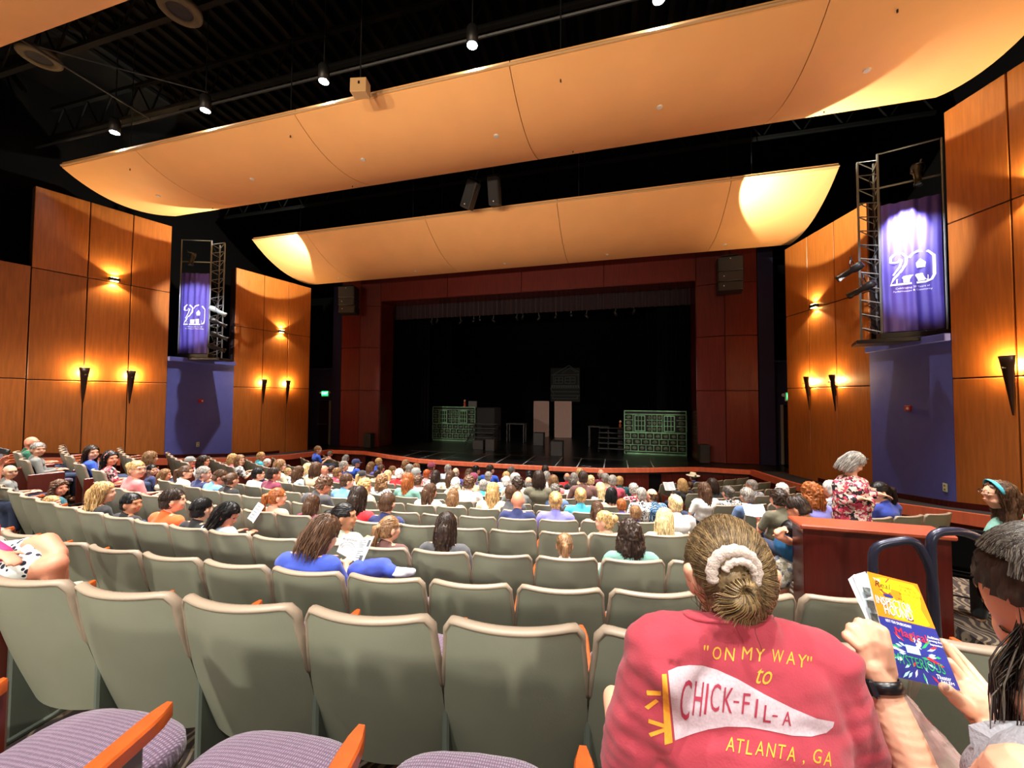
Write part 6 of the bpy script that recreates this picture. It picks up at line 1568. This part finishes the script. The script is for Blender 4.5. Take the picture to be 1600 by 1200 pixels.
    # inner pages fanned out to the left behind the cover
    for i, (u0, v0, u1, v1, uu, vv) in enumerate(((1325, 905, 1361, 985, 1335, 897), (1332, 899, 1366, 984, 1352, 893), (1341, 899, 1373, 985, 1358, 895))):
        a, b = at(u0, v0, 1.07 - .005 * i), at(uu, vv, 1.07 - .005 * i); c, d = at(1405, 1040, .875), at(u1, v1, .95)
        mb = MB(); q = [a, b, c, d]; n_ = (b - a).cross(d - a).normalized()
        mb.add(q + [p + n_ * .001 for p in q], [(0, 1, 2, 3), (7, 6, 5, 4), (0, 4, 5, 1), (1, 5, 6, 2), (2, 6, 7, 3), (3, 7, 4, 0)]); pg = child('page', mb.me('page', False, True), PAPER if i != 1 else mat('blue_white_paper', (196, 214, 226), .7), T)
    for k in range(4):
        u, v = 1346 + 5.5 * k, 921 + 20 * k; t_ = 1.035 - .032 * k
        mb = MB(); c_ = [at(u - 5, v - 8, t_), at(u + 7, v - 6, t_), at(u + 9, v + 6, t_ - .015), at(u - 2, v + 4, t_ - .015)]; c_ = [p - cW * .012 for p in c_]; mb.add(c_, [(0, 1, 2, 3)]); child('portrait_photo', mb.me('portrait'), mat('grey_photo_print', (110, 118, 118), .5, var=.7, vscale=90) if k == 0 else bpy.data.materials['grey_photo_print'], T)
brochure()

# ---- bouquet wrapped in clear sleeve
def bouquet():
    T = root_at('bouquet', at(1450, 1150, .78), label='flower bouquet in clear plastic sleeve lying between the two people in front', cat='bouquet')
    ax0, ax1 = at(1408, 1088, .80), at(1490, 1240, .74); d = (ax1 - ax0).normalized(); s_ = d.cross(cW).normalized(); n_ = s_.cross(d)
    FILM = bpy.data.materials.new('clear_plastic_film'); FILM.use_nodes = True; b = FILM.node_tree.nodes['Principled BSDF']; b.inputs['Base Color'].default_value = lin((235, 205, 198)); b.inputs['Roughness'].default_value = .18; b.inputs['Alpha'].default_value = .38
    L = (ax1 - ax0).length
    def f(u, v):
        a = 2 * pi * u; r = .012 + .052 * v + .006 * noise.noise(Vector((cos(a) * 2, sin(a) * 2, v * 5)))
        return ax0 + d * L * v + s_ * r * cos(a) + n_ * r * .5 * sin(a)
    mb = MB(); mb.grid(f, 30, 14); child('plastic_sleeve', mb.me('plastic_sleeve', False), FILM, T)
    mb = MB(); mb.grid(lambda u, v: ax0 + d * L * v + s_ * ((.010 + .048 * v) * (1 - .5 * u)) * -1 + n_ * (-.004 - .02 * v + .006 * sin(v * 9 + u * 5)), 4, 10); child('paper_wrap', mb.me('paper_wrap', True), mat('pinkish_kraft_paper', (216, 168, 148), .6), T)
    for i in range(9):
        o = s_ * (.05 * (i / 8 - .5)) + n_ * .008 * sin(i * 2); mb = MB(); mb.tube([ax0 + d * L * .45 + o * .5, ax0 + d * L * .7 + o * .9, ax0 + d * L * 1.0 + o * 1.1], .0035, 6); child('stem', mb.me('stem', True), mat('green_stem', (72, 120, 44), .5) if i == 0 else bpy.data.materials['green_stem'], T)
    for i in range(7):
        p = ax0 + d * L * (.25 + .08 * i) + s_ * .02 * sin(i * 2.3) + n_ * .01 * cos(i)
        mb = MB(); mb.ell(p, (.014, .006, .02), 8, 6, Matrix((s_, n_, d)).transposed() @ Matrix.Rotation(i, 3, 'Y')); child('leaf', mb.me('leaf', True), mat('dark_red_leaf', (110, 52, 44), .5) if i == 0 else bpy.data.materials['dark_red_leaf'], T)
bouquet()

# ---- small helper for custom people further away
def attach_hair(T, c, style, hc, sc_, yaw, nod=0, roll=0):
    X = Matrix.Translation(Vector(c) - Vector(T.location)) @ (rotm(yaw, nod, roll)).to_4x4() @ Matrix.Scale(sc_, 4)
    h = put_part('hair', HM[style], HMAT[hc], T, X)
    if style + '_s' in HM: put_part('hair_strands', HM[style + '_s'], HMAT[hc], h)
    return X
def face_bits(T, X, glasses=False):
    for q in (-1, 1): put_part('eye', HM['eye'], EYE, T, X @ Matrix.Translation((q * .031, .081, .012)))
    put_part('lips', HM['mouth'], LIPM, T, X)
    if glasses: put_part('glasses', HM['glasses'], GLS, T, X)

def floral():
    base = Vector((6.52, 5.42, .95)); T = root_at('person', base, label='standing woman in pink floral tunic, sunglasses on her head, by the blue wall', cat='person')
    g = lambda x, y, z: base + Vector((x, y, z))   # local: x right in the hall, faces +x and slightly to the camera
    hd = at(1334, 723, 4.5); yaw = D(100); nod = D(35)
    X = Matrix.Translation(hd) @ rotm(yaw, nod).to_4x4()
    B = Blob(); add_head(B, X); sh = at(1329, 750, 4.52)
    B.cap(hd - Vector((.02, 0, .05)), sh + Vector((0, 0, .02)), .055, .06)
    hip = Vector((sh.x, sh.y, base.z + .92))
    B.e(sh - Vector((0, 0, .12)), (.12, .16, .17)); B.e(hip, (.14, .17, .15)); B.cap(sh - Vector((0, 0, .1)), hip, .13, .14)
    for q in (-1, 1): B.cap(hip + Vector((0, q * .09, -.05)), Vector((hip.x, hip.y + q * .09, base.z + .1)), .09, .045); B.cap(Vector((hip.x - .03, hip.y + q * .09, base.z + .04)), Vector((hip.x + .17, hip.y + q * .1, base.z + .035)), .04, .032)
    arms = [((1310, 758, 4.40), (1314, 782, 4.35), (1344, 778, 4.30)), ((1347, 755, 4.6), (1352, 774, 4.55), (1374, 772, 4.45))]
    for a, b, c in arms:
        K(B, a, b, .05, .042); K(B, b, c, .040, .028); hand(B, at(*c), at(c[0] + 14, c[1] + 3, c[2]) - at(*c), Vector((0, 0, 1)), 1, .4)
    child('body', B.me('body', .011, 3, .5), SMAT['f'], T)
    S = Blob(); S.e(sh - Vector((0, 0, .10)), (.155, .20, .17)); S.cap(sh - Vector((0, 0, .1)), hip - Vector((0, 0, .12)), .165, .20); S.e(hip - Vector((0, 0, .15)), (.19, .22, .2)); S.e(sh + Vector((0.03, 0, -.25)), (.18, .2, .16))
    for a, b, c in arms: K(S, a, b, .068, .062); S.cap(at(*b), at(*b).lerp(at(*c), .65), .06, .05)
    child('tunic', S.me('tunic', .013, 3, .6, cwrink(.008, 9)), CMAT['floral pink'], T)
    J = Blob()
    for q in (-1, 1): J.cap(hip + Vector((0, q * .09, -.1)), Vector((hip.x, hip.y + q * .09, base.z + .14)), .11, .07)
    child('trousers', J.me('trousers', .016, 3, .5), CMAT['black'], T)
    Xh = attach_hair(T, hd, 'bob', 'grey', 1.0, yaw, nod); face_bits(T, Xh)
    mb = MB()
    for q in (-1, 1): mb.ell((q * .032, .055, .105), (.027, .008, .02), 12, 6, Matrix.Rotation(-.9, 3, 'X'))
    mb.tube([(-.06, .05, .10), (0, .06, .115), (.06, .05, .10)], .004, 5); me = mb.me('sunglasses', True); put_part('sunglasses', me, GLS, T, Xh)
floral()
def landing():
    mb = MB(); mb.prism([(6.95, 4.1), (9.6, 4.1), (9.6, 5.35), (6.95, 5.35)], 0, 1.30); o = mb.build('landing', CARPET, fl); 
landing()
def teal():
    T = root_at('person', Vector((7.35, 5.1, 1.30)), label='woman in teal top with aqua headband and glasses, facing left at right edge', cat='person')
    hd = at(1560, 774, 3.75); yaw = D(-85); nod = D(18); X = Matrix.Translation(hd) @ rotm(yaw, nod).to_4x4() @ Matrix.Scale(1.12, 4)
    B = Blob(); add_head(B, X); 
    K(B, (1572, 790, 3.78), (1588, 812, 3.82), .055, .06); E(B, 1596, 842, 3.85, .16, .13, .19)
    K(B, (1560, 822, 3.75), (1545, 850, 3.7), .048, .042); K(B, (1545, 850, 3.7), (1532, 880, 3.65), .04, .03); hand(B, at(1532, 880, 3.65), at(1526, 894, 3.62) - at(1532, 880, 3.65), -cW, 1, .5)
    K(B, (1632, 830, 3.9), (1660, 880, 3.8), .048, .04); E(B, 1620, 900, 3.85, .18, .15, .14)
    for q in (0, 1): K(B, (1600 + 30 * q, 905, 3.8), (1530 + 30 * q, 905, 3.7 + .2 * q), .085, .06); K(B, (1530 + 30 * q, 905, 3.7 + .2 * q), (1530 + 30 * q, 968, 3.7 + .2 * q), .055, .04)
    child('body', B.me('body', .011, 3, .5), SMAT['f'], T)
    S = Blob(); E(S, 1597, 845, 3.85, .18, .15, .20); K(S, (1566, 818, 3.78), (1552, 832, 3.72), .075, .065); K(S, (1575, 812, 3.82), (1625, 815, 3.88), .07, .075); K(S, (1630, 826, 3.9), (1650, 855, 3.85), .075, .065)
    child('shirt', S.me('shirt', .012, 3, .6, cwrink(.007, 12)), CMAT['sea green'], T)
    J = Blob(); E(J, 1620, 903, 3.85, .19, .16, .13)
    for q in (0, 1): K(J, (1600 + 30 * q, 905, 3.8), (1530 + 30 * q, 905, 3.7 + .2 * q), .095, .07); K(J, (1530 + 30 * q, 905, 3.7 + .2 * q), (1530 + 30 * q, 958, 3.7 + .2 * q), .068, .06)
    child('trousers', J.me('trousers', .016, 3, .5), CMAT['black'], T)
    Xh = attach_hair(T, hd, 'long', 'brown', 1.14, yaw, D(-8)); face_bits(T, Xh, True)
    put_part('headband', HM['headband'], CMAT['aqua'], T, Xh @ Matrix.Translation((0, .012, .004)) @ Matrix.Diagonal((.96, 2.0, .96, 1)))
teal()
def polka():
    p = ring_hit(50, 870, RK[2] - .50); t = (p - CAM).dot(cW)
    T = root_at('person', Vector((p.x - .3, p.y, FL[2])), label='woman in black dotted white dress with crossed bare legs at left edge', cat='person')
    B = Blob()
    K(B, (-20, 880, t), (72, 848, t), .085, .062); K(B, (72, 848, t), (90, 866, t - .03), .062, .050); K(B, (90, 866, t - .03), (94, 905, t + .02), .050, .04); K(B, (94, 905, t + .02), (104, 925, t + .1), .04, .03)
    K(B, (0, 900, t - .08), (86, 882, t - .08), .085, .062); K(B, (86, 882, t - .08), (82, 950, t - .05), .058, .04)
    E(B, -50, 870, t, .17, .13, .14); K(B, (-50, 860, t), (-62, 800, t), .14, .14); K(B, (-62, 790, t), (-58, 765, t), .055, .05); E(B, -55, 748, t, .08, .095, .11)
    K(B, (-40, 805, t - .1), (-28, 850, t - .14), .045, .038); K(B, (-28, 850, t - .14), (0, 866, t - .18), .036, .028); hand(B, at(0, 866, t - .18), at(14, 870, t - .2) - at(0, 866, t - .18), cU, 1, .6)
    child('body', B.me('body', .011, 3, .6), SMAT['r'], T)
    S = Blob(); K(S, (-30, 878, t), (42, 862, t), .115, .085); K(S, (-10, 898, t - .08), (48, 884, t - .08), .12, .092); E(S, -50, 868, t, .19, .15, .15); E(S, 50, 875, t - .04, .07, .10, .10)
    child('dress', S.me('dress', .012, 3, .7, cwrink(.008, 10)), dots('navy_dotted_white_cloth', (224, 230, 226), (24, 26, 48), 26, .36), T)
    S = Blob(); K(S, (-58, 850, t), (-62, 800, t), .155, .15); K(S, (-42, 803, t - .1), (-28, 850, t - .14), .06, .05); K(S, (-28, 850, t - .14), (4, 866, t - .16), .055, .045)
    child('cardigan', S.me('cardigan', .013, 3, .6), mat('bright_pink_knit', (222, 54, 118), .9), T)
    attach_hair(T, at(-55, 748, t), 'long', 'brown', 1.0, D(80))
    mb = MB(); mb.ell(at(104, 922, t + .06), (.05, .10, .03), 12, 8, C3); child('sandal', mb.me('sandal', True), CMAT['cream'], T)
polka()
def croucher():
    t = 4.05; T = root_at('person', Vector((5.6, 4.6, 1.17)), label='person in blue top and patterned skirt bending down beside the mahogany low wall', cat='person')
    B = Blob(); hd = at(1241, 832, t); X = Matrix.Translation(hd) @ rotm(D(-100), D(50)).to_4x4(); add_head(B, X)
    K(B, (1243, 842, t), (1243, 852, t), .05, .05); K(B, (1232, 852, t), (1262, 870, t), .12, .13); E(B, 1262, 890, t, .16, .15, .14)
    K(B, (1234, 846, t - .1), (1216, 838, t - .2), .042, .036); K(B, (1216, 838, t - .2), (1226, 826, t - .15), .034, .027); hand(B, at(1226, 826, t - .15), at(1214, 828, t - .2) - at(1226, 826, t - .15), cU, 1, .5)
    K(B, (1250, 895, t), (1225, 895, t), .08, .07); K(B, (1225, 895, t), (1226, 950, t), .055, .04)
    child('body', B.me('body', .012, 3, .5), SMAT['r'], T)
    S = Blob(); K(S, (1232, 853, t), (1260, 870, t), .138, .15); child('shirt', S.me('shirt', .014, 3, .6, cwrink(.006, 12)), mat('steel_blue_top', (30, 92, 140), .85), T)
    S = Blob(); E(S, 1262, 892, t, .19, .17, .15); K(S, (1245, 892, t), (1222, 884, t), .12, .10); K(S, (1222, 884, t), (1218, 905, t), .10, .10); child('skirt', S.me('skirt', .014, 3, .6, cwrink(.01, 11)), pattern('patterned_skirt_cloth', [(196, 190, 176), (90, 96, 110), (206, 200, 188), (160, 150, 120)], 26), T)
    attach_hair(T, hd, 'short', 'black', 1.05, D(-100), D(50))
croucher()
def phone_man():
    t = 5.6; T = root_at('person', Vector((at(-34, 720, t).x, at(-34, 720, t).y, 1.2)), label='person at far left edge raising a phone with both hands', cat='person')
    B = Blob(); hd = at(-34, 722, t); X = Matrix.Translation(hd) @ rotm(D(60), 0).to_4x4(); add_head(B, X); K(B, (-34, 735, t), (-34, 745, t), .05, .055); E(B, -36, 765, t, .17, .13, .18); E(B, -34, 785, t, .17, .15, .14)
    K(B, (-20, 752, t), (-8, 762, t - .2), .045, .04); K(B, (-8, 762, t - .2), (1, 728, t - .15), .038, .028); hand(B, at(1, 728, t - .15), cU * 1.0 + cR * .3, -cR, 1.1, .7)
    Tz = Blob()
    for q in (0, 1): K(Tz, (-34 + 14 * q, 790, t), (10 + 14 * q, 792, t), .098, .075); K(Tz, (10 + 14 * q, 792, t), (10 + 14 * q, 825, t), .07, .06)
    child('trousers', Tz.me('trousers', .016, 3, .5), JEANS, T)
    for q in (0, 1): K(B, (-34 + 14 * q, 790, t), (10 + 14 * q, 792, t), .085, .06); K(B, (10 + 14 * q, 792, t), (10 + 14 * q, 830, t), .055, .04)
    child('body', B.me('body', .012, 3, .5), SMAT['r'], T)
    S = Blob(); E(S, -36, 766, t, .185, .145, .19); K(S, (-20, 752, t), (-8, 762, t - .2), .06, .055); child('shirt', S.me('shirt', .014, 3, .6), CMAT['dark grey'], T)
    attach_hair(T, hd, 'short', 'dark brown', 1, D(60))
    P = root_at('phone', at(5, 705, t - .17), label='dark phone held up at the far left edge of the crowd', cat='phone'); mb = MB(); mb.box((0, 0, 0), (.16, .012, .08), 0, .006); o = mb.build('phone_body', BLK2, P); P.rotation_euler = (0, .25, .4); mb = MB(); mb.box((0, .0065, 0), (.15, .002, .072)); mb.build('screen', mat('phone_screen', (20, 30, 60), .1), P); mb = MB(); mb.box((.055, -.008, .02), (.03, .006, .03), 0, .002); mb.build('camera_bump', STEEL, P)
phone_man()

# ---- the woman in blue scrubs and her open magazine
def scrubs():
    p = ring_hit(490, 832, RK[3] - .22); t = (p - CAM).dot(cW)
    rz = math.atan2(p.x, CY - p.y); s = 1.0; o = Vector((p.x, p.y, 0)) - Vector((-sin(rz), cos(rz), 0)) * .235; 
    T = person((o.x, o.y, p.z - 1.057), rz, s, 'bob', 'brown', 'royal blue', 35, 25, 'read', 'f', near=True)
    tag(T, 'woman with shaggy brown bob in royal blue scrubs reading an open magazine', 'person')
    Mi = Matrix.Translation(-T.location)
    B = Blob(); K(B, (560, 893, t + .1), (600, 886, t + .25), .085, .070); K(B, (600, 886, t + .25), (612, 893, t + .2), .06, .05)
    o = link('crossed_trouser_leg', B.me('leg', .012, 3, .6, cwrink(.006, 14)), CMAT['royal blue']); par(o, T)
    B = Blob(); K(B, (607, 893, t + .22), (645, 893, t + .16), .040, .026); B.e(at(628, 896, t + .18), (.10, .04, .022), C3, 12); o = link('canvas_shoe', B.me('shoe', .008, 3, .6), mat('white_navy_shoe', (190, 192, 200), .7, var=.3, vscale=14)); par(o, T)
    tm = t + .18
    G = root_at('magazine', at(556, 858, tm), label='open black and white magazine held by the woman in blue scrubs', cat='magazine')
    L = [at(535, 838, tm), at(562, 841, tm + .03), at(552, 876, tm - .04), at(526, 862, tm - .06)]; R2 = [at(561, 842, tm + .03), at(585, 838, tm - .02), at(566, 880, tm - .08), at(552, 876, tm - .04)]
    for q in (L, R2):
        mb = MB(); mb.add([*q, *[x_ + cW * .004 for x_ in q]], [(0, 1, 2, 3), (7, 6, 5, 4), (0, 4, 5, 1), (1, 5, 6, 2), (2, 6, 7, 3), (3, 7, 4, 0)]); child('page', mb.me('page', False, True), PAPER, G)
    def PP(q, x, y, off=.002): return q[0].lerp(q[1], x).lerp(q[3].lerp(q[2], x), y) - cW * off
    GR = mat('grey_magazine_print', (90, 92, 96), .7)
    mb = MB(); mb.tube([PP(L, .5 + .42 * cos(a), .62 + .36 * sin(a)) for a in [pi + pi * k / 16 for k in range(17)]], .0015, 4); mb.tube([PP(L, .5 + .3 * cos(a), .66 + .26 * sin(a)) for a in [pi + pi * k / 16 for k in range(17)]], .001, 4); child('dome_drawing', mb.me('d'), GR, G)
    me = text_mesh('Brightside', 1, 0, 2, 1, .2); xs = [q.co.x for q in me.vertices]; w_ = max(xs) - min(xs)
    for q in me.vertices: q.co = PP(L, .5 + q.co.x / w_ * .85, .12 - q.co.y * .17)
    me.transform(Matrix.Translation(-G.location)); me.materials.append(GR); link('lettering', me, None, G)
    mb = MB()
    for k in range(9):
        y = .1 + .09 * k; mb.add([PP(R2, .12, y), PP(R2, .62 if k % 3 else .5, y), PP(R2, .62 if k % 3 else .5, y + .025), PP(R2, .12, y + .025)], [(0, 1, 2, 3)])
    o = child('text_lines', mb.me('l'), GR, G); o['kind'] = 'stuff'
    for (x0, y0, x1, y1) in ((.72, .12, .9, .38), (.5, .72, .8, .92)):
        mb = MB(); mb.add([PP(R2, x0, y0), PP(R2, x1, y0), PP(R2, x1, y1), PP(R2, x0, y1)], [(0, 1, 2, 3)]); child('picture', mb.me('p'), GR, G)
def par(o, T):
    bpy.context.view_layer.update(); o.parent = T; o.matrix_parent_inverse = T.matrix_world.inverted()
scrubs()

# ---- programmes and sheets of paper in the crowd
def sheet(u, v, row, w_, h_, label, tilt=.5, yaw=0, dt=-.5):
    p = ring_hit(u, v, RK[row] + dt)
    T = root_at('programme', p, label=label, cat='paper'); T.rotation_euler = (tilt, 0, yaw)
    for q in (-1, 1):
        mb = MB(); mb.box((0, 0, 0), (w_, h_, .002)); o = mb.build('page', PAPER, T); o.location = (q * w_ * .5 * cos(.2), 0, w_ * .1); o.rotation_euler = (0, -q * .2, 0)
    mb = MB()
    for q in (-1, 1):
        for k in range(5): mb.box((q * w_ * .5 * cos(.2), -h_ * .35 + h_ * .17 * k, w_ * .1 + .003), (w_ * .6, h_ * .04, .001), 0, 0, Matrix.Rotation(-q * .2, 3, 'Y'))
    o = mb.build('text_lines', GRY, T); o['kind'] = 'stuff'
GRY = mat('grey_text_print', (120, 120, 124), .8)
sheet(403, 802, 4, .13, .2, 'white programme read by the black haired woman in pale blue', 1.0, -.5, -.62)
sheet(1178, 798, 6, .14, .21, 'open programme held by the curly haired person in olive', .7, 0, -.45)
sheet(1045, 760, 10, .14, .21, 'white programme held up beside the blond person in black', 1.0, .4, -.4)
sheet(548, 733, 10, .1, .15, 'small white paper near the person in navy cap', .9, 0, -.4)
sheet(1405, 985, 2, .01, .01, 'x', 0, 0) if False else None
